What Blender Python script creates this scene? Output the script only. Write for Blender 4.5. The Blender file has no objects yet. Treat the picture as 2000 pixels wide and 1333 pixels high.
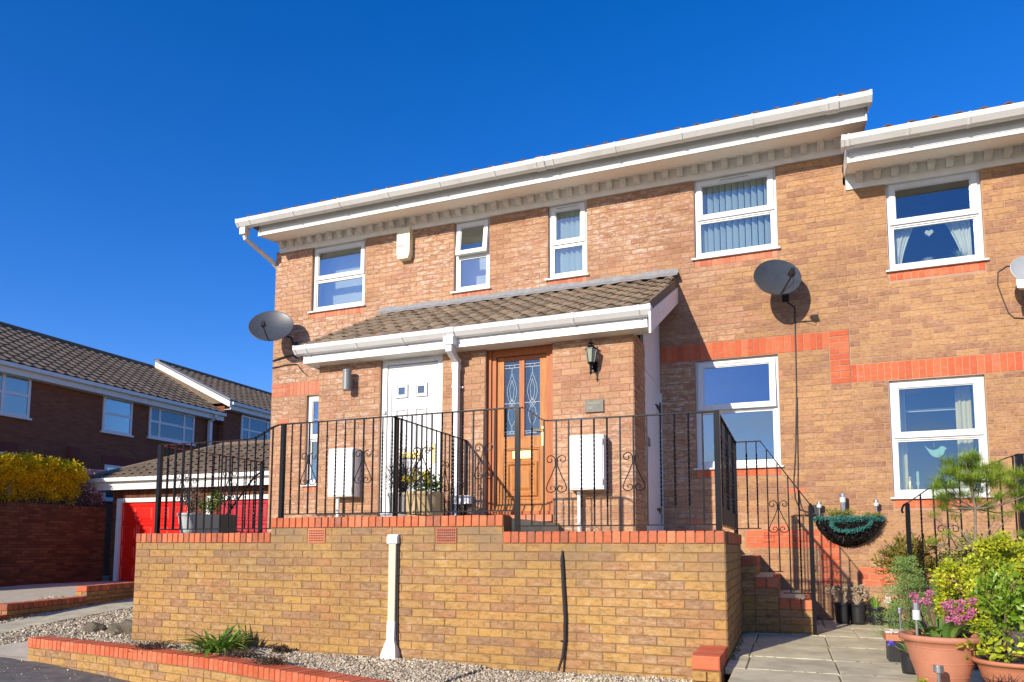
import bpy, math, random
import numpy as np
from mathutils import Vector, Matrix, Euler
random.seed(7)
RNG = np.random.default_rng(11)
S = bpy.context.scene
C = S.collection
PI = math.pi

# ---------------------------------------------------------------- camera, world, sun
cam = bpy.data.cameras.new('camera')
cam.sensor_width = 36
cam.lens = 25.072
cam.shift_y = 0.1378
cam.clip_end = 2000
camo = bpy.data.objects.new('camera', cam)
C.objects.link(camo)
Rv = Vector((0.93295036, 0.35999035, 0.00325231))
Uv = Vector((0.02950503, -0.08546261, 0.99590441))
Fv = Vector((-0.35879393, 0.92903342, 0.09035389))
camo.matrix_world = Matrix(((Rv.x, Uv.x, -Fv.x, 0), (Rv.y, Uv.y, -Fv.y, 0), (Rv.z, Uv.z, -Fv.z, 0), (0, 0, 0, 1)))
S.camera = camo
LIGHT = Vector((0.34, 1.0, -0.43)).normalized()
EL = math.asin(-LIGHT.z)
AZ = math.atan2(-LIGHT.x, -LIGHT.y)
w = bpy.data.worlds.new('World')
S.world = w
w.use_nodes = True
wn = w.node_tree
wn.nodes.clear()
sky = wn.nodes.new('ShaderNodeTexSky')
sky.sky_type = 'NISHITA'
sky.sun_disc = False
sky.sun_elevation = EL
sky.sun_rotation = AZ
sky.altitude = 0
sky.air_density = 1.0
sky.dust_density = 0.2
sky.ozone_density = 3.0
hs = wn.nodes.new('ShaderNodeHueSaturation')
hs.inputs['Saturation'].default_value = 1.38
hs.inputs['Value'].default_value = 1.0
bg = wn.nodes.new('ShaderNodeBackground')
bg.inputs['Strength'].default_value = 0.132
wo = wn.nodes.new('ShaderNodeOutputWorld')
wn.links.new(sky.outputs[0], hs.inputs['Color'])
wb = wn.nodes.new('ShaderNodeMixRGB')
wb.blend_type = 'MULTIPLY'
wb.inputs[0].default_value = 1
wb.inputs[2].default_value = (0.95, 0.88, 1.27, 1)
wn.links.new(hs.outputs[0], wb.inputs[1])
tc = wn.nodes.new('ShaderNodeTexCoord')
cm = wn.nodes.new('ShaderNodeMapping'); cm.inputs['Scale'].default_value = (2.2, 2.2, 5.5); cm.inputs['Location'].default_value = (3.1, 1.7, .4)
cn = wn.nodes.new('ShaderNodeTexNoise'); cn.inputs['Scale'].default_value = 1.6; cn.inputs['Detail'].default_value = 8; cn.inputs['Roughness'].default_value = .58
cr = wn.nodes.new('ShaderNodeMapRange'); cr.inputs[1].default_value = .44; cr.inputs[2].default_value = .62; cr.inputs[4].default_value = .8
cs = wn.nodes.new('ShaderNodeSeparateXYZ')
cy_ = wn.nodes.new('ShaderNodeMapRange'); cy_.inputs[1].default_value = -.15; cy_.inputs[2].default_value = -.5
ce = wn.nodes.new('ShaderNodeMapRange'); ce.inputs[1].default_value = .34; ce.inputs[2].default_value = .14
c1 = wn.nodes.new('ShaderNodeMath'); c1.operation = 'MULTIPLY'
c2 = wn.nodes.new('ShaderNodeMath'); c2.operation = 'MULTIPLY'
cx_ = wn.nodes.new('ShaderNodeMixRGB'); cx_.inputs[2].default_value = (6.0, 6.2, 6.6, 1)
wn.links.new(tc.outputs['Generated'], cm.inputs['Vector']); wn.links.new(cm.outputs[0], cn.inputs['Vector']); wn.links.new(cn.outputs['Fac'], cr.inputs[0])
wn.links.new(tc.outputs['Generated'], cs.inputs[0]); wn.links.new(cs.outputs['Y'], cy_.inputs[0]); wn.links.new(cs.outputs['Z'], ce.inputs[0])
wn.links.new(cr.outputs[0], c1.inputs[0]); wn.links.new(cy_.outputs[0], c1.inputs[1]); wn.links.new(c1.outputs[0], c2.inputs[0]); wn.links.new(ce.outputs[0], c2.inputs[1])
wn.links.new(c2.outputs[0], cx_.inputs[0]); wn.links.new(wb.outputs[0], cx_.inputs[1])
wn.links.new(cx_.outputs[0], bg.inputs['Color'])
wn.links.new(bg.outputs[0], wo.inputs['Surface'])
sl = bpy.data.lights.new('sun', 'SUN')
sl.energy = 5.0
sl.angle = math.radians(0.55)
sl.color = (1.0, 0.90, 0.76)
so = bpy.data.objects.new('sun', sl)
so.rotation_euler = LIGHT.to_track_quat('-Z', 'Y').to_euler()
C.objects.link(so)
S.view_settings.view_transform = 'Standard'
S.view_settings.look = 'None'
S.view_settings.exposure = 0.3
S.view_settings.gamma = 1
S.view_settings.use_curve_mapping = False
S.render.engine = 'CYCLES'
S.cycles.max_bounces = 8
S.cycles.transparent_max_bounces = 16

# ---------------------------------------------------------------- helpers
def tag(o, label=None, cat=None, group=None, kind=None):
    if label: o['label'] = label
    if cat: o['category'] = cat
    if group: o['group'] = group
    if kind: o['kind'] = kind
    return o

def empty(name, loc=(0, 0, 0), label=None, cat=None, group=None):
    o = bpy.data.objects.new(name, None)
    o.location = loc
    o.empty_display_size = 0.1
    C.objects.link(o)
    return tag(o, label, cat, group)

def world_off(p):
    v = Vector((0, 0, 0))
    while p is not None:
        v += p.location
        p = p.parent
    return v

class MB:
    """collects faces; coordinates are given in world space"""
    def __init__(s):
        s.v = []; s.f = []; s.t = []; s.smooth = False
    def add(s, vs, fs, tint=None):
        b = len(s.v)
        s.v.extend([tuple(v) for v in vs])
        s.f.extend([tuple(i + b for i in f) for f in fs])
        s.t.extend([random.random() if tint is None else tint] * len(vs))
    def box(s, x0, x1, y0, y1, z0, z1, tint=None):
        s.add([(x0, y0, z0), (x1, y0, z0), (x1, y1, z0), (x0, y1, z0), (x0, y0, z1), (x1, y0, z1), (x1, y1, z1), (x0, y1, z1)],
              [(0, 3, 2, 1), (4, 5, 6, 7), (0, 1, 5, 4), (1, 2, 6, 5), (2, 3, 7, 6), (3, 0, 4, 7)], tint)
    def prism(s, prof, a, b, axis='x', tint=None):
        """extrude closed 2D profile [(p,q)] along axis from a to b; x:(y,z) y:(x,z) z:(x,y)"""
        n = len(prof)
        def mk(p, q, t):
            return {'x': (t, p, q), 'y': (p, t, q), 'z': (p, q, t)}[axis]
        vs = [mk(p, q, a) for p, q in prof] + [mk(p, q, b) for p, q in prof]
        fs = [(i, (i + 1) % n, n + (i + 1) % n, n + i) for i in range(n)]
        fs += [tuple(range(n - 1, -1, -1)), tuple(range(n, 2 * n))]
        s.add(vs, fs, tint)
    def obox(s, c, ax, ay, az, tint=None):
        c = Vector(c); ax = Vector(ax); ay = Vector(ay); az = Vector(az)
        vs = [c + i * ax + j * ay + k * az for k in (-1, 1) for i, j in ((-1, -1), (1, -1), (1, 1), (-1, 1))]
        s.add(vs, [(0, 3, 2, 1), (4, 5, 6, 7), (0, 1, 5, 4), (1, 2, 6, 5), (2, 3, 7, 6), (3, 0, 4, 7)], tint)
    def tube(s, pts, r, n=6, cap=True, tint=None):
        pts = [Vector(p) for p in pts]
        m = len(pts)
        rr = r if hasattr(r, '__len__') else [r] * m
        vs = []; prev = None
        for i, p in enumerate(pts):
            d = (pts[min(i + 1, m - 1)] - pts[max(i - 1, 0)])
            d = d.normalized() if d.length > 1e-9 else Vector((0, 0, 1))
            if prev is None:
                a = d.orthogonal().normalized()
            else:
                a = (prev - d * prev.dot(d))
                a = a.normalized() if a.length > 1e-6 else d.orthogonal().normalized()
            prev = a
            b = d.cross(a)
            for k in range(n):
                t = 2 * PI * k / n
                vs.append(p + (a * math.cos(t) + b * math.sin(t)) * rr[i])
        fs = [(i * n + k, i * n + (k + 1) % n, (i + 1) * n + (k + 1) % n, (i + 1) * n + k) for i in range(m - 1) for k in range(n)]
        if cap:
            fs += [tuple(range(n - 1, -1, -1)), tuple(range((m - 1) * n, m * n))]
        s.add(vs, fs, tint)
    def lathe(s, c, prof, n=20, tint=None, squash=(1, 1)):
        """prof [(r,z)] about vertical axis at c"""
        vs = [(c[0] + r * math.cos(2 * PI * k / n) * squash[0], c[1] + r * math.sin(2 * PI * k / n) * squash[1], c[2] + z) for r, z in prof for k in range(n)]
        m = len(prof)
        fs = [(i * n + k, i * n + (k + 1) % n, (i + 1) * n + (k + 1) % n, (i + 1) * n + k) for i in range(m - 1) for k in range(n)]
        fs += [tuple(range(n - 1, -1, -1)), tuple(range((m - 1) * n, m * n))]
        s.add(vs, fs, tint)
    def build(s, name, mat, parent=None, smooth=False, loc=None, kind=None, label=None):
        me = bpy.data.meshes.new(name)
        off = world_off(parent) if parent is not None else Vector(loc or (0, 0, 0))
        if parent is not None and loc is not None: off = Vector(loc)
        v = np.array(s.v, dtype=float) - np.array(off)
        me.from_pydata(v.tolist(), [], s.f)
        a = me.attributes.new('tint', 'FLOAT', 'POINT')
        a.data.foreach_set('value', np.array(s.t, dtype=np.float32))
        if smooth: me.polygons.foreach_set('use_smooth', [True] * len(me.polygons))
        me.materials.append(mat)
        o = bpy.data.objects.new(name, me)
        C.objects.link(o)
        if parent is not None:
            o.parent = parent
            if loc is not None: o.location = Vector(loc) - world_off(parent)
        else:
            o.location = off
        if kind: o['kind'] = kind
        if label: o['label'] = label
        return o

def BX(name, m, parent, x0, x1, y0, y1, z0, z1, **k):
    b = MB(); b.box(x0, x1, y0, y1, z0, z1); return b.build(name, m, parent, **k)

def inst(o, parent, loc, name=None, rot=None, scale=None):
    """copy sharing mesh; loc in world space"""
    c = o.copy(); C.objects.link(c)
    c.parent = parent
    c.location = Vector(loc) - (world_off(parent) if parent is not None else Vector((0, 0, 0)))
    if rot is not None: c.rotation_euler = rot
    if scale is not None: c.scale = scale
    return c

def in_view(p):
    d = p.dot(Fv)
    if d < .5: return False
    u = p.dot(Rv) / d * 1392.9; v = p.dot(Uv) / d * 1392.9
    return -1010 < u < 1010 and -400 < v < 950

# ---------------------------------------------------------------- materials
MATS = {}
class NT:
    def __init__(s, name, rough=.7, metal=0, spec=.5):
        s.m = bpy.data.materials.new(name); s.m.use_nodes = True
        s.t = s.m.node_tree; s.b = s.t.nodes['Principled BSDF']
        s.b.inputs['Roughness'].default_value = rough
        s.b.inputs['Metallic'].default_value = metal
        s.b.inputs['Specular IOR Level'].default_value = spec
    def n(s, ty, **k):
        x = s.t.nodes.new('ShaderNode' + ty)
        for a, b in k.items():
            if hasattr(x, a): setattr(x, a, b)
            else: x.inputs[a].default_value = b
        return x
    def l(s, a, b): s.t.links.new(a, b)
    def pos(s, scale=(1, 1, 1)):
        g = s.n('NewGeometry'); mp = s.n('Mapping'); mp.inputs['Scale'].default_value = scale
        s.l(g.outputs['Position'], mp.inputs['Vector']); return mp.outputs[0]
    def noise(s, sc, det=4, vec=None, rough=.6):
        x = s.n('TexNoise'); x.inputs['Scale'].default_value = sc; x.inputs['Detail'].default_value = det; x.inputs['Roughness'].default_value = rough
        s.l(vec if vec is not None else s.pos(), x.inputs['Vector']); return x.outputs['Fac']
    def ramp(s, fac, cols, interp='LINEAR'):
        x = s.n('ValToRGB'); r = x.color_ramp; r.interpolation = interp
        while len(r.elements) < len(cols): r.elements.new(.5)
        for i, (p, c) in enumerate(cols):
            r.elements[i].position = p; r.elements[i].color = (*c, 1) if len(c) == 3 else c
        s.l(fac, x.inputs[0]); return x.outputs[0]
    def mix(s, fac, a, b, mode='MIX'):
        x = s.n('MixRGB', blend_type=mode)
        for i, q in ((0, fac), (1, a), (2, b)):
            if hasattr(q, 'links') or hasattr(q, 'is_linked'): s.l(q, x.inputs[i])
            else: x.inputs[i].default_value = q if i == 0 else ((*q, 1) if len(q) == 3 else q)
        return x.outputs[0]
    def maprange(s, v, a, b, c=0, d=1):
        x = s.n('MapRange'); s.l(v, x.inputs[0])
        for i, q in enumerate((a, b, c, d)): x.inputs[i + 1].default_value = q
        return x.outputs[0]
    def bump(s, h, st=.3, dist=.01):
        x = s.n('Bump'); x.inputs['Strength'].default_value = st; x.inputs['Distance'].default_value = dist
        s.l(h, x.inputs['Height']); s.l(x.outputs[0], s.b.inputs['Normal'])
    def col(s, c):
        if isinstance(c, tuple): s.b.inputs['Base Color'].default_value = (*c, 1)
        else: s.l(c, s.b.inputs['Base Color'])
    def attr(s, n='tint'):
        x = s.n('Attribute', attribute_name=n); return x.outputs['Fac']

def brick_mat(name, cols, streak=None, sfac=.4, mottle=.35, dirt=None, bump=.5):
    t = NT(name, .9, spec=.2)
    c = t.ramp(t.attr(), cols)
    m = t.noise(22, 5, t.pos((1, 1, 2.2)), .7)
    c = t.mix(1.0, c, t.ramp(m, [(.3, (1 - mottle,) * 3), (.5, (1, 1, 1)), (.7, (1.0 + mottle * .35,) * 3)]), 'MULTIPLY')
    if streak:
        n1 = t.noise(9, 5, t.pos((1, 1, 3.0)), .75)
        n2 = t.noise(.9, 2)
        f = t.n('Math', operation='MULTIPLY'); t.l(t.maprange(n1, .48, .66), f.inputs[0]); t.l(t.maprange(n2, .4, .62, .15, sfac), f.inputs[1])
        c = t.mix(f.outputs[0], c, streak)
    big = t.noise(.7, 3)
    c = t.mix(1, c, t.ramp(big, [(.35, (.86, .85, .84)), (.62, (1.05, 1.04, 1.02))]), 'MULTIPLY')
    if dirt:
        z0, z1, dc, df = dirt
        g = t.n('NewGeometry'); sp = t.n('SeparateXYZ'); t.l(g.outputs['Position'], sp.inputs[0])
        h = t.maprange(sp.outputs['Z'], z0, z1)
        f = t.n('Math', operation='MULTIPLY'); t.l(h, f.inputs[0]); t.l(t.maprange(t.noise(2.2, 5), .38, .68, .1, df), f.inputs[1])
        c = t.mix(f.outputs[0], c, dc)
    t.col(c)
    t.bump(t.noise(60, 4, t.pos((1, 1, 1.6)), .7), bump, .004)
    return t.m

def plain(name, c, rough=.5, metal=0, spec=.5, var=.08, vs=6, bump=0, bs=80):
    t = NT(name, rough, metal, spec)
    n = t.noise(vs, 4)
    t.col(t.mix(1, (*c,), t.ramp(n, [(.3, (1 - var,) * 3), (.7, (1, 1, 1))]), 'MULTIPLY'))
    if bump: t.bump(t.noise(bs, 3), bump, .003)
    return t.m

def white_mat(name, c=(.70, .70, .68), rough=.4, grime=.14):
    t = NT(name, rough, spec=.5)
    n = t.noise(3, 5, t.pos((1, 1, .6)), .7)
    d = t.mix(t.maprange(n, .5, .75, 0, grime * 3), (*c,), (c[0] * .72, c[1] * .70, c[2] * .62))
    t.col(d)
    return t.m

def leaf_mat(name, cols, rough=.5, trans=.25):
    t = NT(name, rough, spec=.35)
    c = t.ramp(t.attr(), cols)
    t.col(c)
    tr = t.n('BsdfTranslucent'); t.l(c, tr.inputs['Color'])
    mx = t.n('MixShader'); mx.inputs[0].default_value = trans
    out = t.t.nodes['Material Output']
    t.l(t.b.outputs[0], mx.inputs[1]); t.l(tr.outputs[0], mx.inputs[2]); t.l(mx.outputs[0], out.inputs['Surface'])
    return t.m

M = {}
M['brick_a'] = brick_mat('brick_pinkish', [(0, (.34, .175, .095)), (.25, (.40, .22, .12)), (.55, (.45, .26, .14)), (.8, (.45, .245, .14)), (1, (.37, .18, .105))], (.64, .52, .44), 1.0, .42)
M['brick_b'] = brick_mat('brick_buff', [(0, (.30, .155, .09)), (.25, (.355, .19, .10)), (.5, (.41, .23, .107)), (.8, (.43, .245, .112)), (1, (.33, .175, .095))], (.60, .42, .30), .35, .45)
M['brick_c'] = brick_mat('brick_yellow', [(0, (.28, .16, .085)), (.12, (.34, .19, .083)), (.4, (.39, .225, .078)), (.62, (.42, .245, .073)), (.82, (.405, .22, .073)), (.94, (.37, .185, .078)), (1, (.30, .165, .085))], (.60, .47, .32), .45, .45, (-.45, .1, (.22, .16, .095), .85))
M['brick_red'] = brick_mat('brick_red', [(0, (.50, .105, .045)), (.5, (.60, .135, .055)), (1, (.64, .17, .08))], (.62, .38, .30), .25, .12, None, .25)
M['brick_redp'] = brick_mat('brick_red_faded', [(0, (.50, .15, .08)), (.5, (.58, .19, .10)), (1, (.62, .24, .14))], (.62, .40, .32), .4, .12, None, .25)
M['brick_cop'] = brick_mat('brick_coping', [(0, (.33, .12, .07)), (.4, (.50, .135, .06)), (.7, (.58, .16, .07)), (1, (.62, .21, .10))], (.45, .30, .22), .3, .2, None, .3)
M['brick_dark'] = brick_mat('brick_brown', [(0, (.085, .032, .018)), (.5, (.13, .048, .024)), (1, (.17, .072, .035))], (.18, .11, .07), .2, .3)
M['mortar_a'] = plain('mortar_pink', (.40, .25, .16), .95, spec=.1, var=.25, bump=.4)
M['mortar_b'] = plain('mortar_rose', (.46, .29, .19), .95, spec=.1, var=.2, bump=.4)
M['mortar_c'] = plain('mortar_tan', (.29, .18, .085), .95, spec=.1, var=.4, bump=.4)
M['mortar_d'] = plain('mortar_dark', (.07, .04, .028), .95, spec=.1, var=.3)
M['mortar_cop'] = plain('mortar_coping', (.20, .13, .08), .95, spec=.1, var=.4)
M['white'] = white_mat('white_upvc')
M['white_g'] = white_mat('white_gutter', (.69, .69, .65), .45, .22)
M['soffit'] = white_mat('cream_soffit', (.88, .82, .72), .6, .05)
M['dentil'] = plain('grey_dentil', (.80, .77, .70), .7, var=.25, vs=12)
M['frieze'] = plain('pale_frieze', (.85, .85, .82), .65, var=.12)
M['boards'] = white_mat('white_boards', (.74, .73, .76), .5, .05)
M['iron'] = plain('black_iron', (.008, .008, .010), .24, 0, .22, .3, 30)
M['black'] = plain('black_plastic', (.02, .02, .022), .4, var=.2)
M['rubber'] = plain('black_cable', (.018, .014, .012), .6, var=.2)
M['cream'] = plain('cream_plastic', (.78, .72, .50), .4, var=.08)
M['greypl'] = plain('grey_plastic', (.20, .21, .21), .4, var=.1)
M['lead'] = plain('lead_flashing', (.27, .27, .27), .75, 0.0, var=.3, vs=20)
M['slate'] = plain('slate_plaque', (.13, .12, .09), .5, var=.5, vs=25)
M['steel'] = plain('brushed_steel', (.60, .60, .58), .28, .9, var=.2, vs=30)
M['clear'] = plain('clear_plastic', (.62, .64, .62), .1, var=.1)
M['gold'] = plain('brass', (.75, .56, .20), .3, .7, var=.2, vs=20)
M['slab'] = plain('paving_slab', (.66, .59, .39), .9, spec=.15, var=.38, vs=4, bump=.5, bs=120)
M['concrete'] = plain('concrete', (.56, .49, .36), .95, spec=.1, var=.25, vs=5, bump=.4)
M['asphalt'] = plain('asphalt', (.20, .19, .165), .95, spec=.15, var=.45, vs=8, bump=.8, bs=150)
M['earth'] = plain('gravel_bed', (.26, .21, .15), .95, spec=.1, var=.5, vs=30)
M['room'] = plain('dark_interior', (.05, .045, .05), .9)
M['curtain'] = plain('white_curtain', (.72, .72, .70), .9, var=.1)
M['curtain_y'] = plain('cream_curtain', (.70, .60, .36), .9, var=.1)
M['blind'] = plain('pale_blind', (.62, .72, .78), .8, var=.06)
M['mint'] = plain('mint_ornament', (.30, .55, .42), .6)
M['terra'] = plain('terracotta', (.50, .205, .115), .65, var=.2, vs=9, bump=.15)
M['terra2'] = plain('terracotta_orange', (.50, .19, .09), .65, var=.2, vs=9, bump=.15)
M['beige'] = plain('beige_pot', (.50, .37, .19), .6, var=.1)
M['greypot'] = plain('grey_pot', (.30, .30, .30), .5, var=.15)
M['ltgreypot'] = plain('pale_grey_pot', (.45, .47, .46), .5, var=.1)
M['soil'] = plain('potting_soil', (.05, .033, .02), .95, var=.5, vs=40)
M['wood'] = plain('grey_twig', (.26, .20, .13), .9, var=.4, vs=20)
M['bark'] = plain('brown_bark', (.16, .11, .06), .9, var=.4, vs=20)
M['dead'] = plain('dry_seedhead', (.50, .39, .27), .9, var=.4, vs=30)
M['rock'] = plain('grey_rock', (.16, .13, .085), .9, var=.5, vs=9, bump=.8, bs=30)
M['door_red'] = plain('red_garage_paint', (.78, .010, .004), .35, var=.1)
M['door_crim'] = plain('crimson_garage_paint', (.42, .02, .03), .35, var=.1)
M['pink'] = plain('pink_towel', (.72, .30, .33), .9, var=.1)
M['tealmesh'] = plain('teal_mesh', (.05, .25, .21), .6, var=.5, vs=60)
M['galv'] = plain('cream_conduit', (.58, .53, .38), .5, var=.1)

def wood_mat():
    t = NT('varnished_oak_door', .55, spec=.25)
    n = t.noise(6, 5, t.pos((6, 6, .6)), .65)
    t.col(t.ramp(n, [(.3, (.30, .105, .025)), (.5, (.42, .165, .042)), (.7, (.48, .21, .06))]))
    return t.m
M['oak'] = wood_mat()
def wood_mat2():
    t = NT('orange_brown_frame', .55, spec=.25)
    n = t.noise(6, 5, t.pos((6, 6, .6)), .65)
    t.col(t.ramp(n, [(.3, (.34, .10, .03)), (.7, (.44, .15, .05))]))
    return t.m
M['oak2'] = wood_mat2()

def glass_mat(name, base=.10, tint=(.88, .92, .88), rough=.0, bump=0):
    m = bpy.data.materials.new(name); m.use_nodes = True
    nt = m.node_tree; nt.nodes.clear()
    out = nt.nodes.new('ShaderNodeOutputMaterial'); mx = nt.nodes.new('ShaderNodeMixShader')
    tr = nt.nodes.new('ShaderNodeBsdfTransparent'); tr.inputs[0].default_value = (*tint, 1)
    gl = nt.nodes.new('ShaderNodeBsdfGlossy'); gl.inputs['Roughness'].default_value = rough; gl.inputs['Color'].default_value = (.72, .86, .93, 1)
    fr = nt.nodes.new('ShaderNodeFresnel'); fr.inputs['IOR'].default_value = 1.5
    mr = nt.nodes.new('ShaderNodeMapRange'); mr.inputs[1].default_value = 0; mr.inputs[2].default_value = 1
    mr.inputs[3].default_value = base; mr.inputs[4].default_value = 1
    nt.links.new(fr.outputs[0], mr.inputs[0]); nt.links.new(mr.outputs[0], mx.inputs[0])
    nt.links.new(tr.outputs[0], mx.inputs[1]); nt.links.new(gl.outputs[0], mx.inputs[2]); nt.links.new(mx.outputs[0], out.inputs['Surface'])
    if bump:
        ns = nt.nodes.new('ShaderNodeTexNoise'); ns.inputs['Scale'].default_value = 90
        g = nt.nodes.new('ShaderNodeNewGeometry'); nt.links.new(g.outputs['Position'], ns.inputs['Vector'])
        b = nt.nodes.new('ShaderNodeBump'); b.inputs['Strength'].default_value = bump; b.inputs['Distance'].default_value = .004
        nt.links.new(ns.outputs[0], b.inputs['Height']); nt.links.new(b.outputs[0], gl.inputs['Normal'])
    return m
M['glass'] = glass_mat('window_glass', .18)
M['glass_hi'] = glass_mat('sky_reflecting_glass', .20, (.6, .8, .85))
M['glass_lo'] = glass_mat('clear_window_glass', .10)
M['glass2'] = glass_mat('patterned_glass', .06, (.60, .70, .72), .03, .10)

def tile_mat(name, cols, lich=(.34, .33, .26)):
    t = NT(name, .92, spec=.15)
    oi = t.n('ObjectInfo')
    ad = t.n('Math', operation='ADD'); t.l(oi.outputs['Random'], ad.inputs[0]); t.l(t.attr(), ad.inputs[1])
    fr = t.n('Math', operation='FRACT'); t.l(ad.outputs[0], fr.inputs[0])
    c = t.ramp(fr.outputs[0], cols)
    c = t.mix(t.maprange(t.noise(18, 6, None, .8), .46, .66, 0, .75), c, lich)
    c = t.mix(t.maprange(t.noise(2.5, 4), .45, .7, 0, .35), c, (.13, .09, .055))
    t.col(c); t.bump(t.noise(50, 4), .4, .004)
    return t.m
M['tile'] = tile_mat('brown_roof_tile', [(0, (.14, .092, .062)), (.5, (.21, .145, .095)), (1, (.28, .195, .125))])
M['tile_r'] = tile_mat('reddish_roof_tile', [(0, (.12, .06, .04)), (.5, (.17, .08, .05)), (1, (.15, .095, .07))], (.25, .18, .13))
M['tile_d'] = tile_mat('grey_brown_roof_tile', [(0, (.14, .10, .068)), (.5, (.18, .13, .09)), (1, (.22, .16, .11))], (.27, .23, .16))

def gravel_mat():
    t = NT('gravel_stone', .85, spec=.25)
    t.col(t.ramp(t.attr(), [(0, (.15, .12, .08)), (.25, (.33, .27, .18)), (.5, (.46, .39, .27)), (.75, (.58, .50, .36)), (.92, (.70, .63, .50)), (1, (.40, .26, .15))]))
    return t.m
M['gravel'] = gravel_mat()

# ---------------------------------------------------------------- bricks
CB = .075
def subtract(u0, u1, holes):
    segs = [(u0, u1)]
    for a, b in holes:
        ns = []
        for s0, s1 in segs:
            if b <= s0 or a >= s1: ns.append((s0, s1))
            else:
                if a > s0: ns.append((s0, a))
                if b < s1: ns.append((b, s1))
        segs = ns
    return segs

def lay(u0, u1, z0, z1, grid, holes=(), zones=(), off=0., snap=.015, topcut=None):
    """list of (u0,u1,z0,z1,kind) stretcher bond; zones: (u0,u1,z0,z1,'soldier'|'course')"""
    out = []
    k0 = math.floor((z0 - grid) / CB + 1e-6); k1 = math.ceil((z1 - grid) / CB - 1e-6)
    blk = [(h, 0) for h in holes] + [(zz[:4], 1) for zz in zones]
    for k in range(k0, k1):
        a = max(grid + k * CB, z0); b = min(grid + (k + 1) * CB, z1)
        if b - a < .03: continue
        x = math.floor(u0 / .225) * .225 - .225 - (.1125 if k % 2 else 0) + off
        joints = []
        while x < u1:
            joints.append((x, x + .225)); x += .225
        hs = [(h[0] - .005, h[1] + .005) for h, _ in blk if min(h[3], b) - max(h[2], a) > .02]
        for j0, j1 in joints:
            for s0, s1 in subtract(max(j0, u0), min(j1, u1), hs):
                if s1 - s0 < .035: continue
                out.append((s0 + .004, s1 - .004, a + .004, b - .004, 'n'))
    for q in zones:
        zu0, zu1, zz0, zz1, kind = q
        if kind == 'soldier':
            n = max(1, round((zu1 - zu0) / .075)); d = (zu1 - zu0) / n
            for i in range(n):
                for s0, s1 in subtract(zu0 + i * d, zu0 + (i + 1) * d, [(h[0], h[1]) for h in holes if h[2] < zz1 - .01 and h[3] > zz0 + .01]):
                    if s1 - s0 > .02: out.append((s0 + .004, s1 - .004, zz0 + .004, zz1 - .004, 'r'))
        else:
            for k in range(int(round((zz1 - zz0) / CB))):
                a = zz0 + k * CB; x = zu0 - (.1125 if k % 2 else 0)
                while x < zu1:
                    s0 = max(x, zu0); s1 = min(x + .225, zu1)
                    if s1 - s0 > .03: out.append((s0 + .005, s1 - .005, a + .005, a + CB - .005, 'r'))
                    x += .225
    return out

def brick_geo(mb, P, A, N, b, depth=.055, proud=.0045, bev=.003, tint=None):
    """P(u,z)->plane point is  P0 + A*u ; brick face proud of mortar along N"""
    u0, u1, z0, z1 = b[:4]
    pr = proud + random.uniform(-.0012, .0015)
    def pt(u, z, n): return P + A * u + N * n + Vector((0, 0, z))
    vs = [pt(u0, z0, -depth), pt(u1, z0, -depth), pt(u1, z1, -depth), pt(u0, z1, -depth),
          pt(u0, z0, pr - bev), pt(u1, z0, pr - bev), pt(u1, z1, pr - bev), pt(u0, z1, pr - bev),
          pt(u0 + bev, z0 + bev, pr + random.uniform(-.001, .001)), pt(u1 - bev, z0 + bev, pr + random.uniform(-.001, .001)),
          pt(u1 - bev, z1 - bev, pr + random.uniform(-.001, .001)), pt(u0 + bev, z1 - bev, pr + random.uniform(-.001, .001))]
    fs = []
    for r in ((0, 4), (4, 8)):
        for i in range(4):
            j = (i + 1) % 4
            fs.append((r[0] + i, r[0] + j, r[1] + j, r[1] + i))
    fs.append((8, 9, 10, 11))
    mb.add(vs, fs, tint)

def emit_bricks(items, parent, mats, limit=300, stuffname='brickwork'):
    """items: (P,A,N,brick,kind,kw); nearest in view become objects, the rest one stuff mesh per material"""
    sc = []
    for it in items:
        P, A, N, b = it[:4]
        c = P + A * ((b[0] + b[1]) / 2) + Vector((0, 0, (b[2] + b[3]) / 2))
        d = c.length
        vis = in_view(c) and N.dot(-c) > 0
        area = (b[1] - b[0]) * (b[3] - b[2])
        sc.append((area * max(.05, -N.dot(c) / d) / d ** 2) if vis else 0)
    order = sorted(range(len(items)), key=lambda i: -sc[i])
    single = set(i for i in order[:limit] if sc[i] > 0)
    rest = {}
    for i, it in enumerate(items):
        P, A, N, b, kind = it[:5]
        kw = it[5] if len(it) > 5 else {}
        if i in single:
            mb = MB(); brick_geo(mb, P, A, N, b, **kw)
            c = P + A * ((b[0] + b[1]) / 2) + Vector((0, 0, (b[2] + b[3]) / 2))
            mb.build('brick', mats[kind], parent, loc=c)
        else:
            brick_geo(rest.setdefault(kind, MB()), P, A, N, b, **kw)
    for kind, mb in rest.items():
        mb.build(stuffname, mats[kind], parent, kind='stuff')

def backing(name, mat, parent, x0, x1, y0, y1, z0, z1, holes):
    xs = sorted(set([x0, x1] + [min(max(h[i], x0), x1) for h in holes for i in (0, 1)]))
    zs = sorted(set([z0, z1] + [min(max(h[i], z0), z1) for h in holes for i in (2, 3)]))
    mb = MB()
    for i in range(len(xs) - 1):
        run = None
        for k in range(len(zs) - 1):
            cx = (xs[i] + xs[i + 1]) / 2; cz = (zs[k] + zs[k + 1]) / 2
            solid = not any(h[0] < cx < h[1] and h[2] < cz < h[3] for h in holes)
            if solid:
                run = (run[0], zs[k + 1]) if run else (zs[k], zs[k + 1])
            if (not solid or k == len(zs) - 2) and run:
                mb.box(xs[i], xs[i + 1], y0, y1, run[0], run[1]); run = None
    return mb.build(name, mat, parent)

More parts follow.
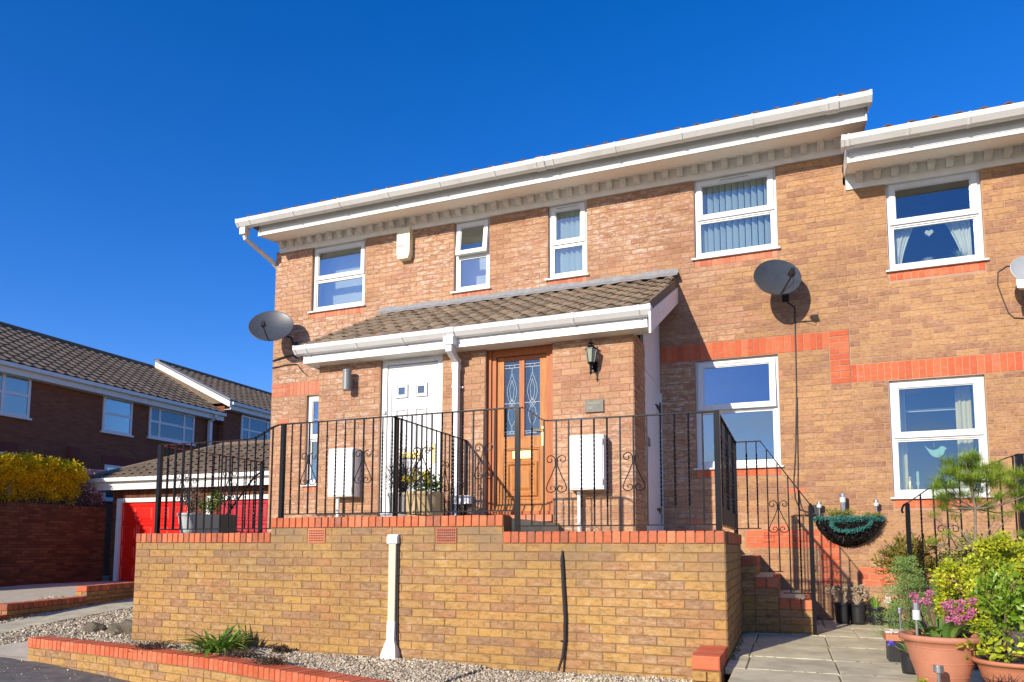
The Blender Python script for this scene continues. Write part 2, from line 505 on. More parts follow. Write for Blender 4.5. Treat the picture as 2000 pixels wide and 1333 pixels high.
X = Vector((1, 0, 0)); Y = Vector((0, 1, 0)); Z = Vector((0, 0, 1))
YH = 9.543; YP = 7.687; YR = 5.896
GRID = 2.471
FL_R = .133; FL_L = .283   # coping / floor heights of the terrace
FLAG = -.87
PX0, PX1 = -5.693, -1.535
SPLIT = .776

# ---------------------------------------------------------------- the house on the left block
house = empty('terraced_house', (-3.6, YH, FLAG), 'pinkish brick house block with a tiled porch over a white door and an orange-brown door', 'house', 'brick houses of the near terrace')
house2 = empty('terraced_house', (2.4, YH, FLAG), 'yellowish brick house block at the right edge with lower eaves and curtained upper window', 'house', 'brick houses of the near terrace')

WIN = {  # x0,x1,z0,z1
 'W1': (-7.265, -6.24, 3.86, 4.97), 'W2': (-4.645, -4.06, 3.86, 4.97), 'W3': (-3.132, -2.553, 3.86, 4.97),
 'W4': (-1.057, -.013, 3.86, 4.97), 'W6': (-1.085, -.055, 1.03, 2.462), 'SL': (-7.30, -6.66, .985, 2.46)}
WIN2 = {'W5': (1.25, 2.255, 3.375, 4.50), 'W7': (1.19, 2.179, .60, 2.01)}
holes1 = list(WIN.values())
holes2 = list(WIN2.values())
def below(wd, h=.10, e=.0): return (wd[0] - e, wd[1] + e, wd[2] - .02 - h, wd[2] - .02, 'soldier')
zones1 = [below(WIN[k]) for k in ('W1', 'W2', 'W3', 'W4', 'W6')] + [below(WIN['SL'])]
zones1 += [(-8.014, -7.72, 2.471, 2.696, 'course'), (-7.72, -6.3, 2.471, 2.696, 'soldier'),
           (-1.535, .55, 2.471, 2.696, 'soldier'), (.55, SPLIT, 2.021, 2.696, 'course'),
           (-.5, .36, -.004, .221, 'course'), (.36, .585, -.454, .221, 'course')]
zones2 = [below(WIN2[k], .11) for k in WIN2] + [(SPLIT, 3.6, 2.021, 2.246, 'soldier'), (SPLIT, 3.6, -.454, -.229, 'course')]
AIRB = (-.30, -.135, .045, .195)
holes1.append(AIRB)

wall1 = backing('wall', M['mortar_a'], house, -8.014, SPLIT, YH, YH + .25, FLAG - .1, 5.0, holes1)
wall2 = backing('wall', M['mortar_b'], house2, SPLIT + .003, 4.6, YH, YH + .25, FLAG - .1, 4.55, holes2)
WA = (Vector((0, YH, 0)), X, -Y)
it = []; it2 = []
for b in lay(-8.014, 4.5, FLAG, 4.97, GRID, holes1 + holes2, zones1 + zones2):
    cx = (b[0] + b[1]) / 2
    if cx > SPLIT:
        if b[3] < 4.53: it2.append((*WA, b, 'r' if b[4] == 'r' else 'b'))
        continue
    right = cx > -.55 + .3 * math.sin(b[2] * 7)
    k = {'n': 'b' if right else 'a', 'r': 'r' if (cx > -1.6 and b[2] < 3.5) else 'rp'}[b[4]]
    if b[4] == 'n' and random.random() < .012 and b[2] < 2.4: k = 'rp'
    it.append((*WA, b, k))
porch_items = []
PH = [(-4.756, -3.886, .26, 2.42), (-3.31, -2.475, .26, 2.42)]
porch_wall = empty('porch_wall', (-3.6, YP, FL_L)); porch_wall.parent = house; porch_wall.location = Vector((-3.6, YP, FL_L)) - world_off(house)
bm_ = {'a': M['brick_a'], 'b': M['brick_b'], 'r': M['brick_red'], 'rp': M['brick_redp'], 'c': M['brick_c'], 'cop': M['brick_cop'], 'd': M['brick_dark']}
pit = [(Vector((0, YP, 0)), X, -Y, b, 'a') for b in lay(PX0, PX1, FL_R, 2.40, GRID, PH, [])]
pit += [(Vector((PX1, 0, 0)), Y, X, (b[0], b[1], b[2], b[3], 'n'), 'a') for b in lay(YP, 8.354, FL_R, 2.40, GRID, [], [])]
emit_bricks(it, house, bm_, 190)
emit_bricks(pit, porch_wall, bm_, 110)
emit_bricks(it2, house2, bm_, 300)
# porch mortar bodies
for i, (a, b) in enumerate(((PX0, -4.756), (-3.886, -3.31), (-2.475, PX1))):
    BX('mortar_wall', M['mortar_a'], porch_wall, a + .002, b - .002, YP, YP + .22, FL_R - .2, 2.40)
BX('lintel', M['mortar_a'], porch_wall, PX0, PX1, YP + .03, YP + .22, 2.405, 2.5)
BX('mortar_wall', M['mortar_a'], porch_wall, PX1 - .2, PX1, YP + .222, 8.354, FL_R - .2, 2.40)
BX('mortar_wall', M['mortar_a'], porch_wall, PX0, PX0 + .2, YP + .222, YH - .002, FL_R - .2, 2.45)
# bodies
BX('side_wall', M['mortar_a'], house, -8.014, -7.78, YH + .252, YH + 7, FLAG - .1, 5.0)
BX('rear_wall', M['mortar_a'], house, -8.014, SPLIT, YH + 7.002, YH + 7.2, FLAG - .1, 5.0)
BX('rear_wall', M['mortar_b'], house2, SPLIT + .01, 4.6, YH + 7.002, YH + 7.2, FLAG - .1, 4.5)
BX('side_wall', M['mortar_b'], house2, 4.4, 4.6, YH + .252, YH + 7, FLAG - .1, 4.5)
BX('party_wall', M['mortar_a'], house, SPLIT - .25, SPLIT - .01, YH + .252, YH + 7, FLAG - .1, 5.1)

# air brick (terracotta grille)
def air_brick(parent, x0, x1, z0, z1, y, cols=8, rows=5, mat='brick_cop'):
    fr = BX('air_brick', M[mat], parent, x0 + .004, x1 - .004, y - .002, y + .06, z0 + .004, z1 - .004)
    mb = MB(); w_ = (x1 - x0 - .03) / cols; h_ = (z1 - z0 - .03) / rows
    for i in range(cols):
        for j in range(rows):
            a = x0 + .015 + i * w_; c = z0 + .015 + j * h_
            mb.box(a + w_ * .2, a + w_ * .8, y - .004, y - .0025, c + h_ * .2, c + h_ * .75)
    mb.build('vent_slot', M['room'], fr)
air_brick(house, *AIRB, YH, 9, 6, 'brick_red')

# ---------------------------------------------------------------- windows
def ring_mb(mb, x0, x1, z0, z1, w_, y0, y1, wb=None, wt=None):
    wb = wb or w_; wt = wt or w_
    mb.box(x0, x0 + w_, y0, y1, z0, z1); mb.box(x1 - w_, x1, y0, y1, z0, z1)
    mb.box(x0 + w_ + .0005, x1 - w_ - .0005, y0 + .0005, y1, z0, z0 + wb); mb.box(x0 + w_ + .0005, x1 - w_ - .0005, y0 + .0005, y1, z1 - wt, z1)

def window(parent, r, tz, glass='glass', opened=0., sill=True, vent=False, rec=.045, room=.7, ow=.06, sl_ext=(.04, .03), depthroom=None, skind='n'):
    x0, x1, z0, z1 = r
    y = YH + rec
    wd = empty('window', (0, 0, 0)); wd.parent = parent; wd.location = Vector(((x0 + x1) / 2, y, z0)) - world_off(parent)
    mb = MB()
    ring_mb(mb, x0, x1, z0, z1, ow, y, y + .07, .075, .055)
    mb.box(x0 + ow, x1 - ow, y + .001, y + .069, tz - .022, tz + .022)
    mb.build('frame', M['white'], wd)
    # bead of the fixed light
    mb = MB(); ring_mb(mb, x0 + ow, x1 - ow, z0 + .075, tz - .022, .018, y + .014, y + .05)
    mb.build('bead', M['white'], wd)
    g = MB(); g.box(x0 + ow + .01, x1 - ow - .01, y + .03, y + .034, z0 + .08, tz - .025); g.build('pane', M[glass], wd)
    # sash
    sx0, sx1, sz0, sz1 = x0 + ow - .025, x1 - ow + .025, tz + .002, z1 - .028
    sash = MB(); ring_mb(sash, sx0, sx1, sz0, sz1, .062, y - .022, y + .03)
    beadw = MB(); ring_mb(beadw, sx0 + .062, sx1 - .062, sz0 + .062, sz1 - .062, .012, y - .008, y + .02)
    pane = MB(); pane.box(sx0 + .055, sx1 - .055, y + .004, y + .008, sz0 + .055, sz1 - .055)
    ang = opened
    for m_ in (sash, beadw, pane):
        if ang:
            nv = []
            for v in m_.v:
                dy = v[1] - (y - .0); dz = v[2] - sz1
                ca, sa = math.cos(ang), math.sin(ang)
                nv.append((v[0], y + dy * ca + dz * sa, sz1 - dy * sa + dz * ca))
            m_.v = nv
    so_ = sash.build('sash', M['white'], wd)
    beadw.build('bead', M['white'], so_)
    pane.build('pane', M[glass], so_)
    if vent:
        mv = MB(); cx = (x0 + x1) / 2; hw = (x1 - x0) * .2 if vent == 1 else vent
        mv.box(cx - hw, cx + hw, y - .032, y - .0225, sz1 - .042, sz1 - .018)
        mv.build('trickle_vent', M['white'], wd)
        mv = MB(); mv.box(cx - hw + .01, cx + hw - .01, y - .0335, y - .0325, sz1 - .034, sz1 - .028)
        mv.build('vent_slot', M['black'], wd)
    if sill:
        mb = MB(); mb.prism([(YH - .045, z0 - .022), (YH - .045, z0 - .002), (y + .04, z0 + .008), (y + .04, z0 - .022)], x0 - sl_ext[0], x1 + sl_ext[1])
        mb.build('sill', M['white'], wd)
    # room behind
    d = y + .07; e = d + (depthroom or 1.2)
    mb = MB()
    mb.box(x0 - .3, x1 + .3, e, e + .02, z0 - .3, z1 + .2)
    mb.box(x0 - .32, x0 - .3, YH + .252, e, z0 - .3, z1 + .2); mb.box(x1 + .3, x1 + .32, YH + .252, e, z0 - .3, z1 + .2)
    mb.box(x0 - .32, x1 + .32, YH + .252, e + .02, z1 + .2, z1 + .22); mb.box(x0 - .32, x1 + .32, YH + .252, e + .02, z0 - .32, z0 - .3)
    mb.build('room', M['room'], wd)
    return wd

def drape(wd, mat, x0, x1, z0, z1, y, folds=8, amp=.02, taper=None, name='curtain'):
    """wavy cloth; taper(t)->(xa,xb) fractions as height t goes 0 bottom..1 top"""
    mb = MB(); nx = folds * 6; nz = 8
    vs = []
    for j in range(nz + 1):
        t = j / nz
        a, b = taper(t) if taper else (0, 1)
        for i in range(nx + 1):
            s_ = i / nx
            x = x0 + (x1 - x0) * (a + (b - a) * s_)
            vs.append((x, y + amp * math.sin(s_ * folds * 2 * PI) + amp * .5 * math.sin(s_ * folds * PI * 1.3 + t), z0 + (z1 - z0) * t))
    fs = [(j * (nx + 1) + i, j * (nx + 1) + i + 1, (j + 1) * (nx + 1) + i + 1, (j + 1) * (nx + 1) + i) for j in range(nz) for i in range(nx)]
    mb.add(vs, fs); return mb.build(name, mat, wd, smooth=True)

w1 = window(house, WIN['W1'], 4.40)
drape(w1, M['curtain'], -7.45, -6.05, 3.9, 4.9, YH + .35, 5, .0015, name='net_curtain')
w2 = window(house, WIN['W2'], 4.42, opened=.13)
drape(w2, M['curtain'], -4.85, -3.85, 3.9, 4.9, YH + .4, 3, .0015, name='net_curtain')
w3 = window(house, WIN['W3'], 4.37, 'glass_lo', vent=.17)
w4 = window(house, WIN['W4'], 4.40, 'glass_lo', vent=.19)
w6 = window(house, WIN['W6'], 1.79, 'glass_hi', opened=.05, vent=.17, depthroom=2)
wsl = window(house, WIN['SL'], 1.74)
w5 = window(house2, WIN2['W5'], 3.955, 'glass_lo')
w7 = window(house2, WIN2['W7'], 1.31, 'glass_lo', depthroom=2)
def blinds(wd, x0, x1, z0, z1, y, n, ang):
    mb = MB(); p = (x1 - x0) / n; hw = p * .56
    cx = x0 + p / 2
    ax = Vector((math.cos(ang) * hw, math.sin(ang) * hw, 0)); ay = Vector((-math.sin(ang) * .001, math.cos(ang) * .001, 0))
    mb.obox((cx, y, (z0 + z1) / 2), ax, ay, (0, 0, (z1 - z0) / 2))
    o = mb.build('blind_slat', M['blind'], wd, loc=(cx, y, (z0 + z1) / 2))
    for i in range(1, n):
        inst(o, wd, (cx + i * p, y, (z0 + z1) / 2), rot=(0, 0, random.uniform(-.08, .08)))
blinds(w4, -.98, -.09, 3.88, 4.93, YH + .17, 11, .75)
blinds(w3, -3.07, -2.61, 3.88, 4.93, YH + .17, 6, .75)
# frosted slot window glazing bar
BX('glazing_bar', M['white'], wsl, -7.24, -6.7, YH + .06, YH + .075, 2.06, 2.07)

# right upper window: tied curtains, heart, plant
drape(w5, M['curtain'], 1.33, 2.17, 3.45, 4.0, YH + .2, 5, .015, lambda t: (0, .10 + .20 * t ** 1.5))
drape(w5, M['curtain'], 1.33, 2.17, 3.45, 4.0, YH + .2, 6, .015, lambda t: (.88 - .22 * t ** 1.5, 1))
def heart(parent, c, s, mat, name, thick=.02):
    pr = []
    for i in range(28):
        a = 2 * PI * i / 28
        hx = 16 * math.sin(a) ** 3; hz = 13 * math.cos(a) - 5 * math.cos(2 * a) - 2 * math.cos(3 * a) - math.cos(4 * a)
        pr.append((c[0] + hx * s / 16, c[2] + hz * s / 16))
    mb = MB(); mb.prism(pr, c[1] - thick, c[1] + thick, 'y'); return mb.build(name, mat, parent)
h = empty('heart_ornament', (1.72, YH + .16, 3.86), 'pale glass heart hanging behind the right upper window', 'ornament')
heart(h, (1.72, YH + .16, 3.845), .046, M['clear'], 'heart')
mb = MB(); mb.tube([(1.72, YH + .16, 3.9), (1.72, YH + .16, 3.97)], .004); mb.build('string', M['clear'], h)

def bladeleaf(mb, base, tip, wid, sag=.0, segs=5, up=Vector((0, 0, 1)), fold=.25, tint=None):
    base = Vector(base); tip = Vector(tip)
    d = tip - base; side = d.cross(up)
    side = side.normalized() if side.length > 1e-5 else Vector((1, 0, 0))
    nrm = side.cross(d).normalized()
    vs = []
    for i in range(segs + 1):
        t = i / segs
        c = base + d * t + nrm * (math.sin(t * PI) * sag)
        ww = wid * (math.sin(min(1, t * 1.0 + .12) * PI) ** .6 if t < 1 else .02) * .5
        vs += [c - side * ww + nrm * fold * ww, c, c + side * ww + nrm * fold * ww]
    fs = []
    for i in range(segs):
        a = i * 3
        fs += [(a, a + 1, a + 4, a + 3), (a + 1, a + 2, a + 5, a + 4)]
    mb.add(vs, fs, tint)

M['leaf_agave'] = leaf_mat('spiky_grey_green', [(0, (.14, .24, .13)), (1, (.38, .45, .28))])
M['leaf_strap'] = leaf_mat('strap_green', [(0, (.06, .15, .02)), (.6, (.15, .30, .035)), (1, (.27, .42, .07))], .4)
M['leaf_yel'] = leaf_mat('variegated_yellow_green', [(0, (.13, .19, .012)), (.4, (.36, .42, .02)), (.8, (.64, .62, .04)), (1, (.78, .70, .12))])
M['leaf_bright'] = leaf_mat('bright_green', [(0, (.09, .19, .015)), (.6, (.22, .36, .03)), (1, (.50, .52, .08))], .35)
M['leaf_conifer'] = leaf_mat('blue_green_conifer', [(0, (.10, .20, .05)), (.6, (.27, .42, .12)), (1, (.46, .58, .19))], .95, .35)
M['leaf_photinia'] = leaf_mat('bronze_green', [(0, (.07, .11, .015)), (.5, (.20, .18, .03)), (1, (.34, .17, .06))], .35)
M['leaf_pine'] = leaf_mat('pine_needle', [(0, (.13, .24, .02)), (.6, (.32, .46, .04)), (1, (.52, .60, .08))], .5)
M['leaf_bergenia'] = leaf_mat('broad_leaf', [(0, (.08, .18, .03)), (.6, (.19, .33, .06)), (1, (.36, .46, .10))], .35)
M['leaf_forsythia'] = leaf_mat('golden_hedge', [(0, (.50, .36, .008)), (.3, (.80, .58, .01)), (.7, (.95, .72, .015)), (1, (.98, .82, .03))], .6, .55)
M['leaf_dark'] = leaf_mat('dark_heather', [(0, (.03, .032, .03)), (.6, (.09, .09, .08)), (1, (.22, .22, .20))], .6)
M['leaf_shade'] = leaf_mat('deep_green', [(0, (.03, .08, .012)), (1, (.10, .19, .03))], .4)
M['leaf_red'] = leaf_mat('reddish_shrub', [(0, (.06, .02, .02)), (1, (.34, .14, .14))], .6)
M['leaf_brown'] = leaf_mat('brown_ground_plant', [(0, (.045, .03, .02)), (.6, (.12, .08, .05)), (1, (.22, .19, .09))], .8)
M['grass_black'] = leaf_mat('black_grass', [(0, (.012, .01, .012)), (1, (.07, .05, .055))], .5)
M['petal_pink'] = leaf_mat('pink_petal', [(0, (.42, .08, .20)), (.5, (.60, .17, .32)), (1, (.72, .36, .48))], .6, .3)
M['petal_yel'] = leaf_mat('yellow_petal', [(0, (.62, .50, .03)), (1, (.85, .72, .08))], .6, .3)
M['petal_white'] = leaf_mat('white_petal', [(0, (.75, .72, .62)), (1, (.9, .88, .82))], .6, .3)
M['petal_blue'] = leaf_mat('violet_petal', [(0, (.10, .08, .65)), (1, (.20, .16, .8))], .6, .3)

hp = empty('spiky_houseplant', (2.02, YH + .13, 3.45), 'small spiky plant on the sill behind the right upper window', 'plant')
mb = MB()
for i in range(26):
    a = random.uniform(0, 2 * PI); e = random.uniform(.2, 1.4)
    mb2 = Vector((math.cos(a) * math.cos(e), math.sin(a) * math.cos(e) * .4, math.sin(e))) * random.uniform(.10, .17)
    bladeleaf(mb, (2.02, YH + .13, 3.47), Vector((2.02, YH + .13, 3.47)) + mb2, .022)
mb.build('foliage', M['leaf_agave'], hp, kind='stuff')
hp = empty('seedhead_ornament', (1.69, YH + .13, 3.45), 'white starburst seedhead on the sill below the hanging heart', 'ornament')
mb = MB()
for i in range(24):
    a = PI * i / 23
    mb.tube([(1.69, YH + .13, 3.45), (1.69 + .085 * math.cos(a), YH + .13 + random.uniform(-.02, .02), 3.45 + .085 * math.sin(a))], .003, 3)
mb.build('spray', M['clear'], hp)

# right lower window: curtains, bird, bottles, candle glasses
drape(w7, M['curtain_y'], 1.26, 2.11, .67, 1.95, YH + .35, 3, .015, lambda t: (0, .17))
drape(w7, M['curtain_y'], 1.26, 2.11, .67, 1.95, YH + .35, 3, .015, lambda t: (.80, 1))
BX('curtain_rail', M['white'], w7, 1.32, 2.13, YH + .5, YH + .52, 1.70, 1.73)
bo = empty('bird_ornament', (1.66, YH + .15, 1.2), 'mint green bird shape hanging in the right lower window', 'ornament')
prof = [(-.11, .075), (-.065, .035), (-.02, .02), (.03, .035), (.055, .062), (.085, .065), (.105, .045), (.125, .035), (.10, .022), (.085, -.03), (.045, -.065), (.0, -.07), (-.045, -.04), (-.075, .01)]
mb = MB(); mb.prism([(1.67 + p, 1.145 + q) for p, q in prof], YH + .14, YH + .152, 'y'); mb.build('bird', M['mint'], bo)
mb = MB(); mb.tube([(1.66, YH + .146, 1.2), (1.66, YH + .146, 1.30)], .002, 3); mb.build('string', M['clear'], bo)
def bottle(x, prof, mat, name, label, cat, dx=None):
    o = empty(name, (x, YH + .16, .675), label, cat)
    mb = MB(); mb.lathe((x, YH + .16, .675), prof, 12); mb.build('body', mat, o, smooth=False)
    return o
bottle(1.39, [(.028, 0), (.03, .05), (.018, .09), (.012, .12), (.012, .16), (.018, .165), (.018, .18)], M['gold'], 'brass_bottle', 'narrow brass bottle on the sill at the left of the right lower window', 'bottle')
for x, m_, lb in ((1.475, 'mint', 'tall green candle in a glass holder beside the brass bottle'), (1.83, 'mint', 'tall green candle in a glass holder behind the pine branches')):
    o = bottle(x, [(.022, 0), (.006, .02), (.006, .06), (.024, .11)], M['clear'], 'candle_holder', lb, 'candle')
    mb = MB(); mb.lathe((x, YH + .16, .77), [(.014, 0), (.014, .13), (.006, .15)], 8); mb.build('candle', M[m_], o)

# ---------------------------------------------------------------- eaves of both blocks
def gutter(parent, x0, x1, yf, zt, joints, clips, mat='white_g', s=1.):
    """yf: outermost y; open channel approximated with real hollow profile"""
    t = .004
    prof = [(yf, zt), (yf - .006, zt - .012 * s), (yf, zt - .02 * s), (yf + .002, zt - .056 * s), (yf + .050 * s, zt - .108 * s), (yf + .085 * s, zt - .118 * s), (yf + .115 * s, zt - .118 * s), (yf + .118 * s, zt),
            (yf + .112 * s, zt), (yf + .108 * s, zt - .112 * s), (yf + .086 * s, zt - .112 * s), (yf + .054 * s, zt - .102 * s), (yf + .008, zt - .054 * s), (yf + .006, zt - .01)]
    g = empty('gutter', (0, 0, 0)); g.parent = parent; g.location = Vector(((x0 + x1) / 2, yf, zt)) - world_off(parent)
    mb = MB(); mb.prism(prof, x0, x1); mb.build('channel', M[mat], g)
    solid = [(yf - .005, zt + .004), (yf - .012, zt - .012 * s), (yf - .005, zt - .02 * s), (yf - .006, zt - .058 * s), (yf + .046 * s, zt - .115 * s), (yf + .083 * s, zt - .126 * s), (yf + .119 * s, zt - .124 * s), (yf + .119 * s, zt + .004)]
    def piece(nm, xc, hw, pr=solid):
        mb = MB(); mb.prism(pr, xc - hw, xc + hw); return mb.build(nm, M[mat], g, loc=(xc, yf, zt))
    ec = piece('end_cap', x0 - .006, .016); inst(ec, g, (x1 + .006, yf, zt))
    if clips:
        c0 = None
        for c in clips:
            if c0 is None: c0 = piece('bracket', c, .011)
            else: inst(c0, g, (c, yf, zt))
    for j in joints:
        piece('joint', j, .05); 
        for d in (-.055, .055): piece('joint_rib', j + d, .007, [(p - .006 if p < yf + .03 else p, q - .004) for p, q in solid])
    return g

def eaves(parent, x0, x1, xg0, xg1, dz, dents, joints, clips):
    ys = YH - .54; yg = YH - .72
    zt = 5.31 + dz
    e = MB(); e.box(x0, x1, ys + .035, ys + .055, 5.12 + dz, 5.335 + dz); e.build('fascia', M['white_g'], parent)
    e = MB(); e.prism([(ys, 5.052 + dz), (ys, 5.088 + dz), (ys + .008, 5.10 + dz), (ys + .034, 5.104 + dz), (ys + .034, 5.052 + dz)], x0 - .002, x1 + .002); e.build('fascia_lip', M['white_g'], parent)
    e = MB(); e.prism([(ys + .036, 5.058 + dz), (YH - .03, 5.155 + dz), (YH - .03, 5.17 + dz), (ys + .036, 5.075 + dz)], x0, x1); e.build('soffit', M['soffit'], parent)
    e = MB(); e.box(x0, x1, YH - .028, YH + .2, 4.962 + dz, 5.20 + dz); e.build('frieze', M['frieze'], parent)
    # box end
    e = MB(); e.prism([(ys, 5.05 + dz), (YH - .03, 5.155 + dz - .02), (YH - .03, 5.3 + dz), (ys + .05, 5.335 + dz)], x0 - .022, x0 - .003); e.build('box_end', M['white_g'], parent)
    e = MB(); e.prism([(ys, 5.05 + dz), (YH + .0, 5.155 + dz - .02), (YH + .0, 5.3 + dz), (ys + .05, 5.335 + dz)], x1 + .003, x1 + .022); e.build('box_end', M['white_g'], parent)
    d = MB(); n0 = dents[0]
    d.prism([(YH - .03, 5.035 + dz), (YH - .075, 5.045 + dz), (YH - .115, 5.085 + dz), (YH - .125, 5.136 + dz), (YH - .03, 5.152 + dz)], n0 - .04, n0 + .04)
    o = d.build('dentil', M['dentil'], parent, loc=(n0, YH, 5.1 + dz))
    for x in dents[1:]: inst(o, parent, (x, YH, 5.1 + dz))
    gutter(parent, xg0, xg1, yg, zt, joints, clips, s=1.05)

eaves(house, -7.93, 1.0, -8.24, 1.045, 0, [.724 - .195 * i for i in range(45)], [-3.02, .70 - .05], [-8.0 + .86 * i for i in range(11) if i not in (10,)])
eaves(house2, .81, 4.6, .745, 4.6, -.486, [.96 + .195 * i for i in range(17)], [], [.80, 1.42, 2.02, 2.62, 3.2])

# pantile mesh
def pantile(wd, ln, th=.016, rollh=.029, n=10, rows=1):
    """tile from (0,0) lower edge centre going up +y(local slope), wave across x"""
    vs = []; fs = []
    def h(s_):
        # s_ in 0..1 : pan then roll
        return rollh * (max(0, math.sin((s_ - .42) / .58 * PI)) ** 1.0 if s_ > .42 else -.12 * math.sin(s_ / .42 * PI))
    for lvl, dz in ((0, 0), (1, -th)):
        for yy, lift in ((0, .034), (ln, .004)):
            for i in range(n + 1):
                s_ = i / n
                vs.append(((s_ - .5) * wd, yy, h(s_) + dz + lift))
    q = n + 1
    for i in range(n):
        fs.append((i, i + 1, q + i + 1, q + i))
        fs.append((2 * q + i, i + 0, 0 + i, 0) if False else (2 * q + i, 2 * q + i + 1, i + 1, i))
    fs.append((0, q, 3 * q, 2 * q)); fs.append((n, 2 * q + n, 3 * q + n, q + n))
    return vs, fs

def tile_field(parent, P0, ax, sl, nx, ny, wd, gauge, mat, name='roof_tile', stuff=False, jit=.004, ln=None):
    """P0 eave-left corner; ax unit along eave; sl unit up-slope"""
    ax = Vector(ax).normalized(); sl = Vector(sl).normalized(); nn = ax.cross(sl).normalized()
    vs, fs = pantile(wd, ln or gauge * 1.12)
    def place(ix, iy):
        c = P0 + ax * (wd * (ix + .5)) + sl * (gauge * iy)
        return c
    if stuff:
        mb = MB()
        for iy in range(ny):
            for ix in range(nx):
                c = place(ix, iy) + nn * random.uniform(-jit, jit) * .5
                mb.add([c + ax * v[0] + sl * v[1] + nn * v[2] for v in vs], fs)
        return mb.build(name, mat, parent, kind='stuff', smooth=False)
    rot = Matrix((ax, sl, nn)).transposed().to_euler()
    me = bpy.data.meshes.new(name)
    me.from_pydata(vs, [], fs)
    me.attributes.new('tint', 'FLOAT', 'POINT')
    me.polygons.foreach_set('use_smooth', [i % 2 == 0 and i < 20 for i in range(len(fs))])
    me.materials.append(mat)
    for iy in range(ny):
        for ix in range(nx):
            o = bpy.data.objects.new(name, me); C.objects.link(o); o.parent = parent
            c = place(ix, iy) + nn * random.uniform(-jit, jit) * .5 + sl * random.uniform(-jit, jit)
            o.location = c - world_off(parent)
            e = rot.copy(); e.rotate_axis('Z', random.uniform(-.008, .008)); o.rotation_euler = e

PITCH = math.radians(25)
SLR = Vector((0, math.cos(PITCH), math.sin(PITCH)))
def main_roof(parent, x0, x1, dz, nsingle):
    ye = YH - .645; ze = 5.311 + dz
    mb = MB()
    L = 5.1
    a = Vector((0, ye + .03, ze - .012)); b = a + SLR * L
    c_ = Vector((0, b.y + (b.y - a.y), a.z))
    mb.add([(x0, a.y, a.z), (x1, a.y, a.z), (x1, b.y, b.z), (x0, b.y, b.z), (x0, c_.y, c_.z), (x1, c_.y, c_.z)],
           [(0, 1, 2, 3), (3, 2, 5, 4), (0, 3, 4), (1, 5, 2), (0, 4, 5, 1)])
    rf = mb.build('roof', M['tile_r'], parent)
    nx = int((x1 - x0) / .232)
    tile_field(rf, Vector((x0, ye, ze)), (1, 0, 0), SLR, nx, nsingle, (x1 - x0) / nx, .33, M['tile_r'])
    tile_field(rf, Vector((x0, ye, ze)) + SLR * .33 * nsingle, (1, 0, 0), SLR, nx, 15 - nsingle, (x1 - x0) / nx, .33, M['tile_r'], 'tile_rows', stuff=True)
main_roof(house, -8.2, 1.04, 0, 2)
main_roof(house2, 1.05, 4.6, -.486, 1)
mb = MB(); mb.box(.79, 1.049, YH - .55, YH - .2, 4.83, 4.86); mb.build('roof_edge', M['tile_r'], house2)
# verge board of the left block above the lower roof
mb = MB(); mb.prism([(YH - .52, 5.15), (YH - .58, 5.33), (YH + 3.8, 7.87), (YH + 3.8, 7.68)], 1.03, 1.045); mb.build('verge_board', M['white_g'], house)

# left end rainwater pipe of the main gutter
mb = MB()
mb.box(-8.23, -8.12, YH - .655, YH - .535, 5.08, 5.235)
mb.tube([(-8.175, YH - .60, 5.10), (-8.175, YH - .58, 5.03), (-8.06, YH - .03, 4.82), (-8.045, YH + .06, 4.76), (-8.03, YH + .2, 4.74)], .038, 8)
mb.build('rainwater_pipe', M['white_g'], house)

# ---------------------------------------------------------------- porch roof
proof = empty('porch_roof', (-3.6, 7.4, 2.56)); proof.parent = house; proof.location = Vector((-3.6, 7.4, 2.56)) - world_off(house)
RX0, RX1 = -5.90, -1.315
ev = Vector((0, 7.425, 2.538)); tp = Vector((0, YH - .01, 3.64))
psl = (tp - ev); plen = psl.length; psl = psl / plen
NTX = 22; NTY = 7
tile_field(proof, Vector((RX0, ev.y, ev.z)), (1, 0, 0), psl, NTX, NTY, (RX1 - RX0) / NTX, (plen - .06) / NTY, M['tile'])
mb = MB(); mb.add([(RX0 + .03, ev.y + .1, ev.z + .02), (RX1 - .02, ev.y + .1, ev.z + .02), (RX1 - .02, tp.y, tp.z - .01), (RX0 + .03, tp.y, tp.z - .01),
    (RX0 + .03, ev.y + .1, ev.z - .05), (RX1 - .02, ev.y + .1, ev.z - .05), (RX1 - .02, tp.y, tp.z - .14), (RX0 + .03, tp.y, tp.z - .14)],
    [(0, 1, 2, 3), (4, 7, 6, 5), (0, 4, 5, 1), (1, 5, 6, 2), (3, 2, 6, 7), (0, 3, 7, 4)]); mb.build('roof_deck', M['tile_d'], proof)
mb = MB()
n = 60
vs = []
for i in range(n + 1):
    x = RX0 - .05 + (RX1 - RX0 + .09) * i / n
    z = tp.z + .035 + .005 * math.sin(i * 1.9)
    vs += [(x, YH - .014, 3.765 + .008 * math.sin(i * .7)), (x, YH - .022, z + .03), (x, YH - .15, z - .045 + .004 * math.sin(i * 2.3)), (x, YH - .15, z - .055)]
mb.add(vs, [(4 * i + k, 4 * i + 4 + k, 4 * i + 5 + k, 4 * i + 1 + k) for i in range(n) for k in range(3)]); mb.build('lead_flashing', M['lead'], proof)
# fascia, soffit box
mb = MB(); mb.box(-5.78, -1.345, 7.50, 7.52, 2.365, 2.56); mb.build('fascia', M['white'], proof)
mb = MB(); mb.box(-5.785, -1.34, 7.478, 7.4985, 2.352, 2.385); mb.build('fascia_lip', M['white'], proof)
mb = MB(); mb.box(-5.78, -1.345, 7.4995, YP + .05, 2.352, 2.362); mb.build('soffit', M['white_g'], proof)
mb = MB(); mb.box(-5.80, -5.783, 7.49, 8.0, 2.352, 2.6); mb.build('box_end', M['white'], proof)
